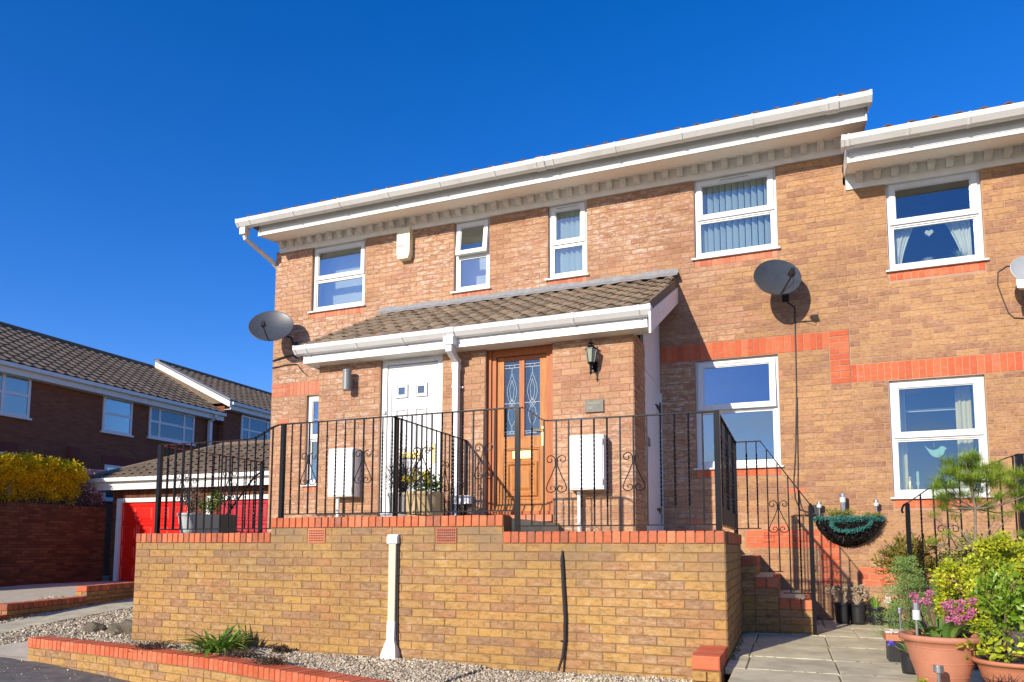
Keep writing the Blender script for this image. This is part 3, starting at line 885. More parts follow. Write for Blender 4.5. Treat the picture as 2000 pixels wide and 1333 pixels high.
# barge board on the right slope, set proud of the boarded side
mb = MB(); o_ = -.045
mb.add([(RX1 + .005, 7.40, 2.26), (RX1 + .005, YH - .003, 3.285), (RX1 + .005, YH - .003, 3.50), (RX1 + .005, 7.40, 2.50),
        (RX1 + .028, 7.40, 2.26), (RX1 + .028, YH - .003, 3.285), (RX1 + .028, YH - .003, 3.50), (RX1 + .028, 7.40, 2.50)],
       [(0, 1, 2, 3), (4, 7, 6, 5), (0, 4, 5, 1), (1, 5, 6, 2), (2, 6, 7, 3), (3, 7, 4, 0)]); mb.build('barge_board', M['boards'], proof)
mb = MB(); mb.add([(RX1 - .01, 7.50, 2.48), (RX1 - .01, YH - .003, 3.50), (RX1 - .01, YH - .003, 3.63), (RX1 - .01, 7.40, 2.60),
        (RX1 + .012, 7.50, 2.505), (RX1 + .012, YH - .003, 3.505), (RX1 + .012, YH - .003, 3.63), (RX1 + .012, 7.40, 2.60)],
       [(0, 1, 2, 3), (4, 7, 6, 5), (0, 4, 5, 1), (1, 5, 6, 2), (2, 6, 7, 3), (3, 7, 4, 0)]); mb.build('verge_mortar', M['tile_d'], proof)
gp = gutter(proof, -5.87, -1.31, 7.385, 2.572, [-3.66], [-5.70, -4.95, -4.30, -2.80, -2.15, -1.42], 'white', .92)
# downpipe
dp = empty('downpipe', (0, 0, 0)); dp.parent = house; dp.location = Vector((-3.66, YP - .08, FL_L)) - world_off(house)
mb = MB(); mb.box(-3.725, -3.60, 7.375, 7.505, 2.37, 2.47)
mb.prism([(7.39, 2.37), (7.49, 2.37), (7.49, 2.33), (7.655, 2.235), (7.655, 2.15), (7.575, 2.15), (7.575, 2.20), (7.39, 2.29)], -3.70, -3.625); mb.build('swan_neck', M['white'], dp)
BX('pipe', M['white'], dp, -3.697, -3.627, 7.578, 7.650, FL_L, 2.2)
mb = MB(); mb.box(-3.705, -3.62, 7.57, 7.658, 2.12, 2.19); mb.build('socket', M['white'], dp)
for z in (.75, 1.9):
    mb = MB(); mb.box(-3.703, -3.621, 7.572, 7.684, z, z + .022); mb.tube([(-3.60, 7.684, z + .01), (-3.60, 7.655, z + .01)], .012, 6); mb.build('clip', M['white'], dp)
mb = MB(); mb.box(-3.700, -3.624, 7.575, 7.653, .45, .50); mb.build('pipe_band', M['greypl'], dp)

# boarded side of the porch with a store door
side = empty('boarded_side', (0, 0, 0)); side.parent = house; side.location = Vector((PX1, 8.95, FL_R)) - world_off(house)
n = 12; y0_ = 8.36; y1_ = YH - .006; d = (y1_ - y0_) / n
for i in range(n):
    a = y0_ + i * d; b = a + d - .005
    za = 2.26 + (a - 7.40) * .478 + .02; zb = 2.26 + (b - 7.40) * .478 + .02
    mb = MB(); mb.prism([(a, FL_R + .03), (b, FL_R + .03), (b, zb), (a, za)], PX1 - .03, PX1 - .012); mb.build('board', M['boards'], side)
BX('back_panel', M['white'], side, PX1 - .05, PX1 - .032, y0_, y1_, FL_R + .02, 2.6)
mb = MB(); mb.box(PX1 - .03, PX1 + .01, YH - .055, YH - .004, FL_R + .01, 2.05); mb.build('door_stile', M['white'], side)
mb = MB(); mb.obox((PX1 - .008, 8.96, 2.13), (0, .58, -.0), (.004, 0, 0), (0, 0, .006)); mb.build('drip_bar', M['white'], side)
for z in (1.83, .48):
    mb = MB(); mb.prism([(YH - .09, z - .05), (YH - .09, z + .035), (YH - .42, z + .012), (YH - .42, z)], PX1 - .010, PX1 + .0, 'x')
    mb.box(PX1 - .009, PX1 + .004, YH - .095, YH - .07, z - .13, z + .09)
    mb.build('strap_hinge', M['iron'], side)
def text_obj(s_, parent, loc, size, rot, mat, name, ext=.001):
    cu = bpy.data.curves.new(name, 'FONT'); cu.body = s_; cu.size = size; cu.extrude = ext; cu.align_x = 'CENTER'
    cu.fill_mode = 'BOTH'
    o = bpy.data.objects.new('tmp_text', cu); C.objects.link(o)
    dg = bpy.context.evaluated_depsgraph_get(); me = bpy.data.meshes.new_from_object(o.evaluated_get(dg))
    bpy.data.objects.remove(o); me.name = name
    me.materials.clear(); me.materials.append(mat)
    t = bpy.data.objects.new(name, me); C.objects.link(t); t.parent = parent
    t.location = Vector(loc) - world_off(parent); t.rotation_euler = rot
    return t
text_obj('20', side, (PX1 - .006, 8.62, 1.22), .16, (PI / 2, 0, PI / 2), M['iron'], 'house_number')

# ---------------------------------------------------------------- doors
def ring(name, mat, parent, x0, x1, z0, z1, w_, y0, y1):
    mb = MB(); ring_mb(mb, x0, x1, z0, z1, w_, y0, y1); return mb.build(name, mat, parent)
def panel(parent, mat, x0, x1, z0, z1, y, w_=.035, d=.012, name='panel', raised=True):
    mb = MB()
    def rr(a, b): return [(x0 + a, y - b, z0 + a), (x1 - a, y - b, z0 + a), (x1 - a, y - b, z1 - a), (x0 + a, y - b, z1 - a)]
    lv = [rr(0, 0), rr(w_ * .35, d), rr(w_ * .6, d), rr(w_, .002 if raised else .001)]
    if raised: lv += [rr(w_ * 1.5, .002), rr(w_ * 2.2, d * .8)]
    vs = sum(lv, []); fs = []
    for k in range(len(lv) - 1):
        for i in range(4):
            j = (i + 1) % 4; fs.append((4 * k + i, 4 * k + j, 4 * k + 4 + j, 4 * k + 4 + i))
    k = len(lv) - 1; fs.append((4 * k, 4 * k + 1, 4 * k + 2, 4 * k + 3))
    mb.add(vs, fs); return mb.build(name, mat, parent)
door = empty('door', (0, 0, 0)); door.parent = house; door.location = Vector((-4.32, YP + .05, FL_L)) - world_off(house)
dx0, dx1, dz0, dz1 = -4.75, -3.892, .29, 2.398
mb = MB(); ring_mb(mb, dx0, dx1, dz0, dz1, .07, YP + .03, YP + .10, .05, .11); mb.build('door_frame', M['white'], door)
mb = MB(); mb.box(dx0 + .1, dx1 - .12, YP + .01, YP + .03, dz1 - .115, dz1 - .085); mb.build('drip_bar', M['white'], door)
BX('door_leaf', M['white'], door, dx0 + .075, dx1 - .075, YP + .055, YP + .10, dz0 + .04, dz1 - .115)
yl = YP + .055
ring('leaf_edge', M['white'], door, dx0 + .08, dx1 - .08, dz0 + .045, dz1 - .12, .045, yl - .012, yl)
for cx in (-4.475, -4.20):
    ring('light_frame', M['white'], door, cx - .085, cx + .085, 1.86, 2.03, .022, yl - .025, yl)
    ring('light_frame', M['white'], door, cx - .062, cx + .062, 1.883, 2.007, .015, yl - .014, yl - .0)
    BX('pane', M['glass_lo'], door, cx - .046, cx + .046, yl - .006, yl - .003, 1.90, 1.99)
    BX('dark_backing', M['room'], door, cx - .046, cx + .046, yl - .002, yl - .001, 1.90, 1.99)
    panel(door, M['white'], cx - .09, cx + .09, 1.20, 1.72, yl, .034, .022, raised=False)
    panel(door, M['white'], cx - .10, cx + .10, .45, .98, yl, .034, .022)
BX('letterbox', M['gold'], door, -4.455, -4.21, yl - .016, yl - .001, 1.09, 1.165)
mb = MB(); mb.box(-4.03, -3.995, yl - .02, yl - .0125, 1.02, 1.25); mb.tube([(-4.012, yl - .02, 1.2), (-4.012, yl - .05, 1.2), (-4.12, yl - .05, 1.2)], .009, 6); mb.build('handle', M['gold'], door)
mb = MB(); mb.box(-4.735, -4.69, YP + .008, YP + .03, 1.66, 1.70); mb.build('frame_catch', M['white_g'], door)

door2 = empty('door', (0, 0, 0)); door2.parent = house; door2.location = Vector((-2.9, YP + .1, FL_L)) - world_off(house)
dx0, dx1, dz0, dz1 = -3.305, -2.48, .37, 2.398
yf = YP + .085
mb = MB(); ring_mb(mb, dx0, dx1, dz0, dz1, .095, yf, yf + .10, .04, .13); mb.build('door_frame', M['oak2'], door2)
mb = MB(); ring_mb(mb, dx0, dx1, dz0 + .002, dz1 - .002, .04, yf - .025, yf - .001); mb.build('frame_trim', M['oak2'], door2)
lx0, lx1 = dx0 + .10, dx1 - .10
yl = yf + .03
for nm, a, b, c_, d_ in (('stile', lx0, lx0 + .085, .42, dz1 - .135), ('stile', lx1 - .085, lx1, .42, dz1 - .135)):
    BX(nm, M['oak'], door2, a, b, yl, yl + .045, c_, d_)
cxm = (lx0 + lx1) / 2
BX('mullion', M['oak2'], door2, cxm - .032, cxm + .032, yl, yl + .045, 1.302, dz1 - .19)
BX('rail', M['oak2'], door2, lx0 + .086, lx1 - .086, yl, yl + .045, dz1 - .185, dz1 - .136)
BX('rail', M['oak'], door2, lx0 + .086, lx1 - .086, yl, yl + .045, 1.155, 1.30)
BX('rail', M['oak'], door2, lx0 + .086, lx1 - .086, yl, yl + .045, .421, .55)
mb = MB(); mb.prism([(cxm - .033, 1.30), (cxm, 1.262), (cxm + .033, 1.30)], yl - .003, yl + .02, 'y'); mb.build('point', M['oak2'], door2)
BX('lower_panel', M['oak'], door2, lx0 + .086, lx1 - .086, yl + .02, yl + .04, .551, 1.154)
panel(door2, M['oak'], lx0 + .11, lx1 - .11, .58, 1.0, yl + .019, .05, .022)
ring('moulding', M['oak'], door2, lx0 + .09, lx1 - .09, .555, 1.15, .014, yl + .002, yl + .02)
mb = MB(); mb.prism([(yl - .035, .40), (yl - .035, .415), (yl - .002, .50), (yl - .002, .40)], dx0 + .08, dx1 - .08); mb.build('weather_bar', M['oak'], door2)
BX('letterbox', M['gold'], door2, cxm - .115, cxm + .11, yl + .006, yl + .019, 1.035, 1.125)
mb = MB(); mb.box(lx1 - .06, lx1 - .03, yl - .01, yl - .001, 1.17, 1.40); mb.tube([(lx1 - .045, yl - .01, 1.36), (lx1 - .045, yl - .05, 1.36), (lx1 - .15, yl - .05, 1.355)], .009, 6); mb.build('handle', M['gold'], door2)
BX('threshold', M['brick_redp'], door2, dx0, dx1, YP - .03, yf + .1, .29, .365)
for k, (a, b) in enumerate(((lx0 + .087, cxm - .033), (cxm + .033, lx1 - .087))):
    p = BX('pane', M['glass2'], door2, a, b, yl + .018, yl + .022, 1.301, dz1 - .186)
    mb = MB(); cx = (a + b) / 2; yy = yl + .014
    def lead(pts, r=.0022): mb.tube([(x, yy, z) for x, z in pts], r, 4)
    for z in (1.36, 1.335, 1.70, 2.13, 2.165): lead([(a, z), (b, z)], .003)
    for s_ in (-1, 1):
        lead([(cx, 2.06), (cx + s_ * .02, 2.0), (cx + s_ * .055, 1.90), (cx + s_ * .06, 1.82), (cx + s_ * .04, 1.74), (cx, 1.68), (cx - s_ * .035, 1.63), (cx - s_ * .05, 1.55), (cx - s_ * .03, 1.47), (cx, 1.42)])
        lead([(cx, 1.98), (cx + s_ * .03, 1.88), (cx + s_ * .02, 1.78), (cx, 1.72)])
        lead([(cx, 1.64), (cx + s_ * .04, 1.69), (cx, 1.75)]); 
        lead([(cx + s_ * .02, 1.36), (cx + s_ * .02, 1.335)]); lead([(cx + s_ * .03, 2.13), (cx + s_ * .03, 2.165)])
    lead([(cx, 2.06), (cx, 2.13)]); lead([(cx, 1.42), (cx, 1.36)])
    mb.build('leading', M['clear'], p)
BX('hall_back', plain('dim_hall', (.22, .27, .30), .9), door2, lx0, lx1, yl + .10, yl + .12, .4, 2.3)

# ---------------------------------------------------------------- things on the house fronts
M['dish'] = plain('charcoal_dish', (.05, .058, .068), .38, 0, .6, .25, 14)
M['dish_g'] = plain('pale_dish', (.50, .53, .52), .5, .1, .5, .15)
def dish(c, f, rw, rh, label, wall, mat='dish', lnb=True, roll=0., group='satellite dishes on the house walls'):
    c = Vector(c); f = Vector(f).normalized()
    o = empty('satellite_dish', wall, label, 'satellite dish', group)
    r = Vector((0, 0, 1)).cross(f).normalized(); u = f.cross(r).normalized()
    mb = MB(); n = 36; vs = []
    r2 = r * math.cos(roll) + u * math.sin(roll); u2 = u * math.cos(roll) - r * math.sin(roll)
    def P(rr, a, back): 
        return c + r2 * (rw * rr * math.cos(a)) + u2 * (rh * rr * math.sin(a)) + f * (.055 * rr * rr - back)
    rings = [0.02, .3, .6, .85, .97, 1.0]
    for rr in rings: vs += [P(rr, 2 * PI * k / n, 0) for k in range(n)]
    for rr in rings[::-1]: vs += [P(rr, 2 * PI * k / n, .012) for k in range(n)]
    m = len(rings) * 2
    fs = [(i * n + k, i * n + (k + 1) % n, (i + 1) * n + (k + 1) % n, (i + 1) * n + k) for i in range(m - 1) for k in range(n)]
    fs += [tuple(range(n - 1, -1, -1)), tuple(range((m - 1) * n, m * n))]
    mb.add(vs, fs); mb.build('reflector', M[mat], o, smooth=True)
    bot = c - u * rh * .97 + f * .05
    tip = c + f * .40 - u * .27
    if lnb:
        mb = MB(); mb.tube([c - u * rh * .6 - f * .03, bot, bot + (tip - bot) * .5, tip], .011, 6); mb.build('arm', M['black'], o)
        mb = MB(); dirn = (c - tip).normalized()
        mb.obox(tip + u * .03, r * .022, u * .045, f * .028)
        mb.tube([tip + u * .045, tip + u * .045 - f * .06], [.028, .034], 10); mb.build('receiver', M['black'], o)
        mb = MB(); mb.tube([tip + u * .045 - f * .061, tip + u * .045 - f * .068], [.030, .028], 10); mb.build('receiver_cap', M['clear'], o)
        mb = MB(); mb.tube([tip, tip - u * .06 - f * .08 + r * .03, bot - u * .02 + r * .02 + f * .12, bot], .004, 5); mb.build('lead_wire', M['rubber'], o)
    mb = MB(); b = c - f * .02
    w_ = Vector(wall)
    mb.tube([b, b - f * .06, Vector((w_.x, w_.y - .12, b.z - .10)), Vector((w_.x, w_.y - .05, w_.z)), w_], .018, 8)
    mb.box(w_.x - .04, w_.x + .04, w_.y - .012, w_.y - .001, w_.z - .09, w_.z + .09)
    mb.build('bracket', M['black'], o)
    return o
FD = (.38, -.87, .36)
dish((-.045, 9.16, 3.30), FD, .31, .27, 'charcoal satellite dish high on the wall between the right upper windows', (.06, YH, 3.22), roll=.5)
dish((-7.72, 9.14, 3.53), FD, .36, .30, 'charcoal satellite dish overhanging the far left corner of the house', (-7.55, YH, 3.30))
d3 = dish((2.60, 9.25, 3.05), (.35, -.9, .3), .25, .20, 'pale grey satellite dish with white box cut off by the right edge', (2.72, YH, 2.85), 'dish_g')
mb = MB(); mb.obox((2.50, 9.10, 2.88), (.055, -.03, -.02), (.02, .04, 0), (0, .01, .05)); mb.build('mounting_box', M['white'], d3)
mb = MB(); mb.tube([(2.66, YH - .01, 3.24), (2.46, YH - .01, 3.26), (2.37, YH - .01, 3.20), (2.36, YH - .01, 3.05), (2.40, YH - .01, 2.88), (2.45, YH - .01, 2.70), (2.5, YH - .01, 2.64), (2.62, YH - .01, 2.62)], .007, 5)
cb = mb.build('cable', M['rubber']); tag(cb, 'black cable looping on the wall beside the pale dish at the right edge', 'cable')
mb = MB(); mb.tube([(.08, YH - .012, 3.12), (.165, YH - .012, 3.05), (.155, YH - .012, 2.0), (.12, YH - .012, 1.2), (.085, YH - .012, .80), (.10, YH - .012, .60), (.15, YH - .014, .47), (.24, YH - .02, .44), (.30, YH - .02, .47)], .0075, 6)
cb = mb.build('cable', M['rubber']); tag(cb, 'black cable hanging down the brick wall below the right dish', 'cable')
mb = MB(); mb.tube([(.155, YH - .03, 1.9), (.14, YH - .03, 1.0), (.13, YH - .03, .75), (.16, YH - .03, .52), (.22, YH - .03, .40), (.30, YH - .02, .42)], .005, 5)
cb = mb.build('cable', M['rubber']); tag(cb, 'thin second cable sagging beside the handrail toward the black box', 'cable')
jb = empty('junction_box', (.33, YH, .43), 'square black box on the brick wall behind the stair rail post', 'box')
mb = MB(); mb.box(.25, .37, YH - .07, YH - .001, .40, .52); mb.build('case', M['black'], jb)
mb = MB(); mb.box(.26, .36, YH - .076, YH - .0705, .41, .51); mb.build('lid', M['black'], jb)
mb = MB(); mb.tube([(-8.0, YH - .02, 3.10), (-7.8, YH - .03, 3.14), (-7.6, YH - .02, 3.16), (-7.5, YH - .02, 3.1)], .012, 6); mb.tube([(-8.01, YH - .02, 2.98), (-7.7, YH - .02, 3.01), (-7.5, YH - .02, 3.0), (-7.38, YH - .02, 2.86), (-7.3, YH - .02, 2.80)], .008, 5)
cb = mb.build('cable', M['rubber']); tag(cb, 'black cables wrapped round the house corner under the left dish', 'cable')

al = empty('alarm_box', (-5.5, YH, 4.5), 'cream burglar alarm box with chamfered foot high between two windows', 'alarm box')
mb = MB(); y = YH - .12
prof = [(-5.59, 4.97), (-5.59, 4.56), (-5.565, 4.475), (-5.395, 4.475), (-5.365, 4.56), (-5.365, 4.97)]
mb.prism(prof, y, YH - .001, 'y'); mb.build('cover', M['cream'], al)
mb = MB(); mb.box(-5.58, -5.455, y - .004, y - .0005, 4.665, 4.70); mb.build('strip_light', M['greypl'], al)
mb = MB(); mb.box(-5.575, -5.44, y - .006, y - .0045, 4.72, 4.722); mb.tube([(-5.60, YH - .01, 4.86), (-5.66, YH - .012, 4.80), (-5.74, YH - .01, 4.84)], .006, 5); mb.build('wire', M['white'], al)

wl = empty('wall_light', (-5.13, YP, 2.1), 'grey cylindrical up and down light beside the white door', 'wall light')
mb = MB(); mb.lathe((-5.178, YP - .12, 1.975), [(.052, 0), (.055, .005), (.055, .235), (.058, .24), (.058, .262), (.05, .265), (.048, .245)], 20); mb.build('tube', M['greypl'], wl, smooth=False)
mb = MB(); mb.box(-5.205, -5.15, YP - .07, YP - .001, 2.04, 2.14); mb.build('bracket', M['greypl'], wl)
lt = empty('coach_lantern', (-1.95, YP, 2.1), 'black coach lantern on the brick beside the orange-brown door', 'lantern')
cx, cy = -1.985, YP - .13
mb = MB(); mb.lathe((cx, cy, 2.03), [(.038, 0), (.042, .012), (.03, .016)], 6); mb.build('base', M['iron'], lt)
mb = MB(); mb.lathe((cx, cy, 2.042), [(.036, 0), (.063, .145)], 6); mb.build('lamp_glass', plain('greenish_lamp_glass', (.30, .33, .24), .15), lt)
mb = MB()
for k in range(6):
    a = 2 * PI * k / 6
    mb.tube([(cx + .038 * math.cos(a), cy + .038 * math.sin(a), 2.04), (cx + .066 * math.cos(a), cy + .066 * math.sin(a), 2.19)], .004, 4)
mb.build('frame', M['iron'], lt)
mb = MB(); mb.lathe((cx, cy, 2.187), [(.070, 0), (.070, .008), (.03, .045), (.02, .05), (.022, .06), (.045, .066), (.02, .085), (.008, .095), (.010, .11), (.003, .125)], 6); mb.build('cap', M['iron'], lt)
mb = MB(); mb.lathe((cx, cy, 1.90), [(.004, 0), (.008, .01), (.018, .03), (.008, .04), (.014, .07), (.016, .11), (.03, .135)], 8)
mb.tube([(cx, cy, 1.99), (cx, cy + .05, 1.975), (cx, YP - .02, 2.01)], .010, 6)
mb.build('stem', M['iron'], lt)
mb = MB(); mb.obox((cx, YP - .012, 2.02), (.045, 0, 0), (0, .01, 0), (0, 0, .06)); mb.build('wall_plate', M['iron'], lt)
pq = empty('slate_plaque', (-1.978, YP, 1.5), 'small dark slate plaque on the brick above the right meter box', 'plaque')
mb = MB(); mb.box(-2.083, -1.872, YP - .03, YP - .008, 1.503, 1.64); mb.build('plate', M['slate'], pq)
mb = MB(); mb.box(-2.05, -1.90, YP - .033, YP - .0305, 1.59, 1.615); mb.box(-2.05, -1.99, YP - .033, YP - .0305, 1.53, 1.57); mb.build('worn_letters', plain('worn_lettering', (.24, .23, .17), .7), pq)

def meter(x0, x1, z0, z1, label, px):
    o = empty('meter_box', ((x0 + x1) / 2, YP, FL_R), label, 'meter box', 'white meter boxes on the porch front')
    mb = MB(); mb.box(x0, x1, YP - .17, YP - .001, z0, z1); mb.build('case', M['white'], o)
    mb = MB(); mb.box(x0 + .012, x1 - .012, YP - .182, YP - .1705, z0 + .015, z1 - .015); mb.build('door', M['white'], o)
    mb = MB(); mb.tube([(x0 + .03, YP - .1825, (z0 + z1) / 2), (x0 + .03, YP - .186, (z0 + z1) / 2)], .007, 8)
    for z in (z0 + .08, z1 - .08): mb.box(x1 - .014, x1 - .004, YP - .186, YP - .176, z - .03, z + .03)
    mb.build('lock', M['greypl'], o)
    mb = MB(); mb.tube([(px, YP - .09, FL_R), (px, YP - .09, z0)], .022, 10)
    mb.tube([(px, YP - .09, z0 - .14), (px, YP - .09, z0 - .10)], .026, 10)
    mb.tube([(px, YP - .09, z0 - .32), (px, YP - .09, z0 - .28)], .026, 10)
    mb.build('pipe', M['white_g'], o)
meter(-5.39, -5.02, .62, 1.225, 'white meter box with a pipe below it left of the white door', -5.29)
meter(-2.235, -1.84, .625, 1.225, 'white meter box with a pipe below it right of the orange-brown door', -2.14)
fl = empty('floodlight', (-3.5, YP, .5), 'small white lamp low on the wall beside the downpipe', 'lamp')
mb = MB(); mb.box(-3.60, -3.45, YP - .10, YP - .03, .50, .60); mb.build('housing', M['white'], fl)
mb = MB(); mb.box(-3.56, -3.49, YP - .03, YP - .001, .52, .57); mb.build('bracket', M['black'], fl)

# ---------------------------------------------------------------- terrace and its retaining wall
XL, XR = -6.733, -.467
rw = empty('retaining_wall', (-3.6, YR, -1.05), 'long yellow brick retaining wall with red coping carrying the terrace', 'wall')
AV = [(-4.445, -4.238, .03, .178), (-3.027, -2.811, .03, .178)]
items = [(Vector((0, YR, 0)), X, -Y, b, 'c') for b in lay(XL, XR, -1.17, .03, .03, [], [])]
items += [(Vector((0, YR, 0)), X, -Y, b, 'c') for b in lay(-4.9, -2.356, .03, .18, .03, AV, [])]
items += [(Vector((XR, 0, 0)), Y, X, b, 'c') for b in lay(YR, 7.85, -1.17, .03, .03, [], [], off=.1)]
kw = dict(depth=.19, proud=.012, bev=.004)
def coping(u0, u1, z0, z1, P, A, N, kind='cop', kw=kw, d=.0762):
    n = max(1, round((u1 - u0) / d)); d = (u1 - u0) / n
    return [(P, A, N, (u0 + i * d + .005, u0 + (i + 1) * d - .005, z0 + .004, z1 + random.uniform(-.002, .002), 'n'), kind, kw) for i in range(n)]
FR = (Vector((0, YR, 0)), X, -Y)
items += coping(XL, -4.9, .03, .133, *FR) + coping(-2.356, XR, .03, .133, *FR) + coping(-4.9, -2.356, .18, .283, *FR)
items += coping(YR + .215, 7.85, .03, .133, Vector((XR, 0, 0)), Y, X)
emit_bricks(items, rw, bm_, 300)
for v in AV: air_brick(rw, *v, YR - .006, 9, 5, 'brick_cop')
BX('mortar_core', M['mortar_c'], rw, XL, XR, YR, YR + .205, -1.25, .121)
BX('mortar_core', M['mortar_c'], rw, -4.9, -2.356, YR + .001, YR + .204, .1215, .271)
BX('mortar_core', M['mortar_c'], rw, XR - .2, XR, YR + .2055, 7.85, -1.25, .1205)
BX('mortar_core', M['mortar_c'], rw, XL, XL + .2, YR + .2055, 7.75, -1.25, .1205)
mb = MB(); mb.box(XL + .2005, XR - .2005, YR + .2055, YH - .003, -1.2, .117); t = mb.build('terrace_floor', M['slab']); t['kind'] = 'structure'
mb = MB(); mb.box(-4.85, -2.40, YR + .2055, YP - .002, .1175, .267); t = mb.build('terrace_floor', M['slab']); t['kind'] = 'structure'
# pier in front of the right corner
pier = empty('garden_pier', (-.56, 5.55, -1.2), 'short red capped brick stub wall against the retaining wall corner', 'wall')
px0, px1 = -.668, -.470
items = [(Vector((0, 5.285, 0)), X, -Y, b, 'c') for b in lay(px0, px1, -1.32, -.87, -.87, [], [])]
items += [(Vector((px1, 0, 0)), Y, X, b, 'c') for b in lay(5.285, 5.88, -1.32, -.87, -.87, [], [])]
items += [(Vector((0, 5.285, 0)), X, -Y, (px0 + .002, px1 - .002, -.866, -.767, 'n'), 'r', dict(depth=.06, proud=.004, bev=.01))]
items += [(Vector((px1 + .002, 0, 0)), Y, X, (5.35 + i * .076, 5.35 + (i + 1) * .076 - .006, -.866, -.767, 'n'), 'r', dict(depth=.2, proud=.002, bev=.004)) for i in range(7)]
emit_bricks(items, pier, bm_, 60)
BX('mortar_core', M['mortar_c'], pier, px0, px1, 5.30, 5.882, -1.35, -.778)

# white service duct and black cable on the wall
du = empty('service_duct', (-3.45, YR, -1.0), 'cream and white plastic duct with flared foot down the retaining wall', 'duct')
mb = MB(); mb.prism([(YR - .055, .028), (YR - .055, .085), (YR - .035, .112), (YR - .007, .112), (YR - .007, .028)], -3.515, -3.405); mb.build('cap', M['white'], du)
mb = MB(); mb.box(-3.498, -3.425, YR - .042, YR - .007, -.70, .028); mb.build('duct', M['galv'], du)
mb = MB()
vs = []
for z, a, b, d in ((-.69, -3.502, -3.421, .046), (-.86, -3.502, -3.421, .050), (-.93, -3.520, -3.395, .075), (-1.0, -3.535, -3.380, .095), (-1.06, -3.535, -3.380, .095)):
    vs += [(a, YR - d, z), (b, YR - d, z), (b, YR - .007, z), (a, YR - .007, z)]
fs = [(4 * k + i, 4 * k + (i + 1) % 4, 4 * k + 4 + (i + 1) % 4, 4 * k + 4 + i) for k in range(4) for i in range(4)] + [(3, 2, 1, 0), (16, 17, 18, 19)]
mb.add(vs, fs); mb.build('flared_foot', M['white_g'], du)
mb = MB(); mb.tube([(-3.405, YR - .012, .02), (-3.407, YR - .013, -.5), (-3.398, YR - .013, -.97)], .007, 5); mb.build('side_wire', M['rubber'], du)
mb = MB(); mb.tube([(-1.806, YR - .018, -.03), (-1.808, YR - .02, -.10), (-1.795, YR - .022, -.35), (-1.78, YR - .024, -.60), (-1.783, YR - .025, -.78), (-1.80, YR - .035, -.92), (-1.825, YR - .08, -1.03)], [.006, .016, .017, .016, .015, .013, .01], 8)
for z in (-.17, -.80): mb.box(-1.825, -1.812, YR - .022, YR - .006, z, z + .012)
cb = mb.build('cable', M['rubber']); tag(cb, 'thick black cable running down the retaining wall into the gravel', 'cable')

# ---------------------------------------------------------------- staircase on the right
st = empty('staircase', (-.1, 7.9, FLAG), 'brick steps with red edges going down to the paved path', 'stairs')
YS = 7.85
steps = [(-.467, -.336, -.09), (-.336, -.107, -.31), (-.107, .21, -.525)]
items = []
prev = FL_R
for i, (a, b, zt) in enumerate(steps):
    zb = FLAG - .03
    items += [(Vector((0, YS, 0)), X, -Y, q, 'c') for q in lay(a, b, zb, zt - .1, zt - .1 - 20 * CB, [], [])]
    items += coping(a, b, zt - .1, zt, Vector((0, YS, 0)), X, -Y, 'cop', dict(depth=.19, proud=.008, bev=.004), .1)
    items += coping(YS + .215, YH - .01, zt - .1, zt - .002, Vector((b, 0, 0)), Y, X, 'cop', dict(depth=.06, proud=.004, bev=.004))
    items += [(Vector((b, 0, 0)), Y, X, q, 'c') for q in lay(YS, YH - .01, (steps[i + 1][2] if i < 2 else FLAG), zt - .1, zt - .1 - 20 * CB, [], [])]
    BX('mortar_core', M['mortar_c'], st, a, b, YS + .001 * i, YH - .002, zb, zt - .03)
    mb = MB(); mb.box(a - .02, b - .06, YS + .2, YH - .005, zt - .029, zt + .006); mb.build('tread', M['slab'], st)
emit_bricks(items, st, bm_, 80)

# ---------------------------------------------------------------- wrought iron railings
def bar_mesh(h, twist):
    """square bar along +z from 0; twisted middle"""
    s_ = .0065
    vs = []; fs = []
    nseg = 44 if twist else 1
    for i in range(nseg + 1):
        z = h * i / nseg
        a = 0
        if twist:
            lo, hi = h * .16, h * .86
            tt = min(max((z - lo) / (hi - lo), 0), 1); a = tt * (hi - lo) / .075 * PI / 1.0
        for k in range(4):
            an = a + PI / 4 + k * PI / 2
            vs.append((s_ * 1.414 * math.cos(an), s_ * 1.414 * math.sin(an), z))
    for i in range(nseg):
        for k in range(4): fs.append((4 * i + k, 4 * i + (k + 1) % 4, 4 * i + 4 + (k + 1) % 4, 4 * i + 4 + k))
    return vs, fs
BARS = {}
def bar(parent, base, h, twist):
    key = (round(h, 2), twist)
    if key not in BARS:
        vs, fs = bar_mesh(key[0], twist)
        me = bpy.data.meshes.new('bar'); me.from_pydata([tuple(v) for v in vs], [], fs); me.materials.append(M['iron']); BARS[key] = me
    o = bpy.data.objects.new('bar', BARS[key]); C.objects.link(o); o.parent = parent
    o.location = Vector(base) - world_off(parent); return o
def spiral(cx, cz, r0, r1, a0, a1, n=14):
    return [(cx + (r0 + (r1 - r0) * i / n) * math.cos(a0 + (a1 - a0) * i / n), cz + (r0 + (r1 - r0) * i / n) * math.sin(a0 + (a1 - a0) * i / n)) for i in range(n + 1)]
def scroll_pts(sg):
    """one side of the ornament, local (u,z), z 0..0.34"""
    up = spiral(.052, .285, .012, .048, -PI * .6 - 2 * PI, PI * .9 - 2 * PI + 0, 16)   # outer curl over the top, ending near the bar
    up = spiral(.055, .29, .010, .045, -.2 * PI, 2.0 * PI * .5 + 1.5 * PI - 1.35 * PI + PI * .0, 14)
    pts = spiral(.056, .288, .012, .046, -1.25 * PI, 1.05 * PI, 20)
    pts += [(.010, .25), (.012, .23), (.05, .14), (.085, .07)]
    pts += spiral(.058, .036, .036, .036, .25 * PI, -.5 * PI, 6)
    pts += spiral(.040, .034, .034, .010, -.55 * PI, -2.3 * PI, 12)
    return [(sg * u, z) for u, z in pts]
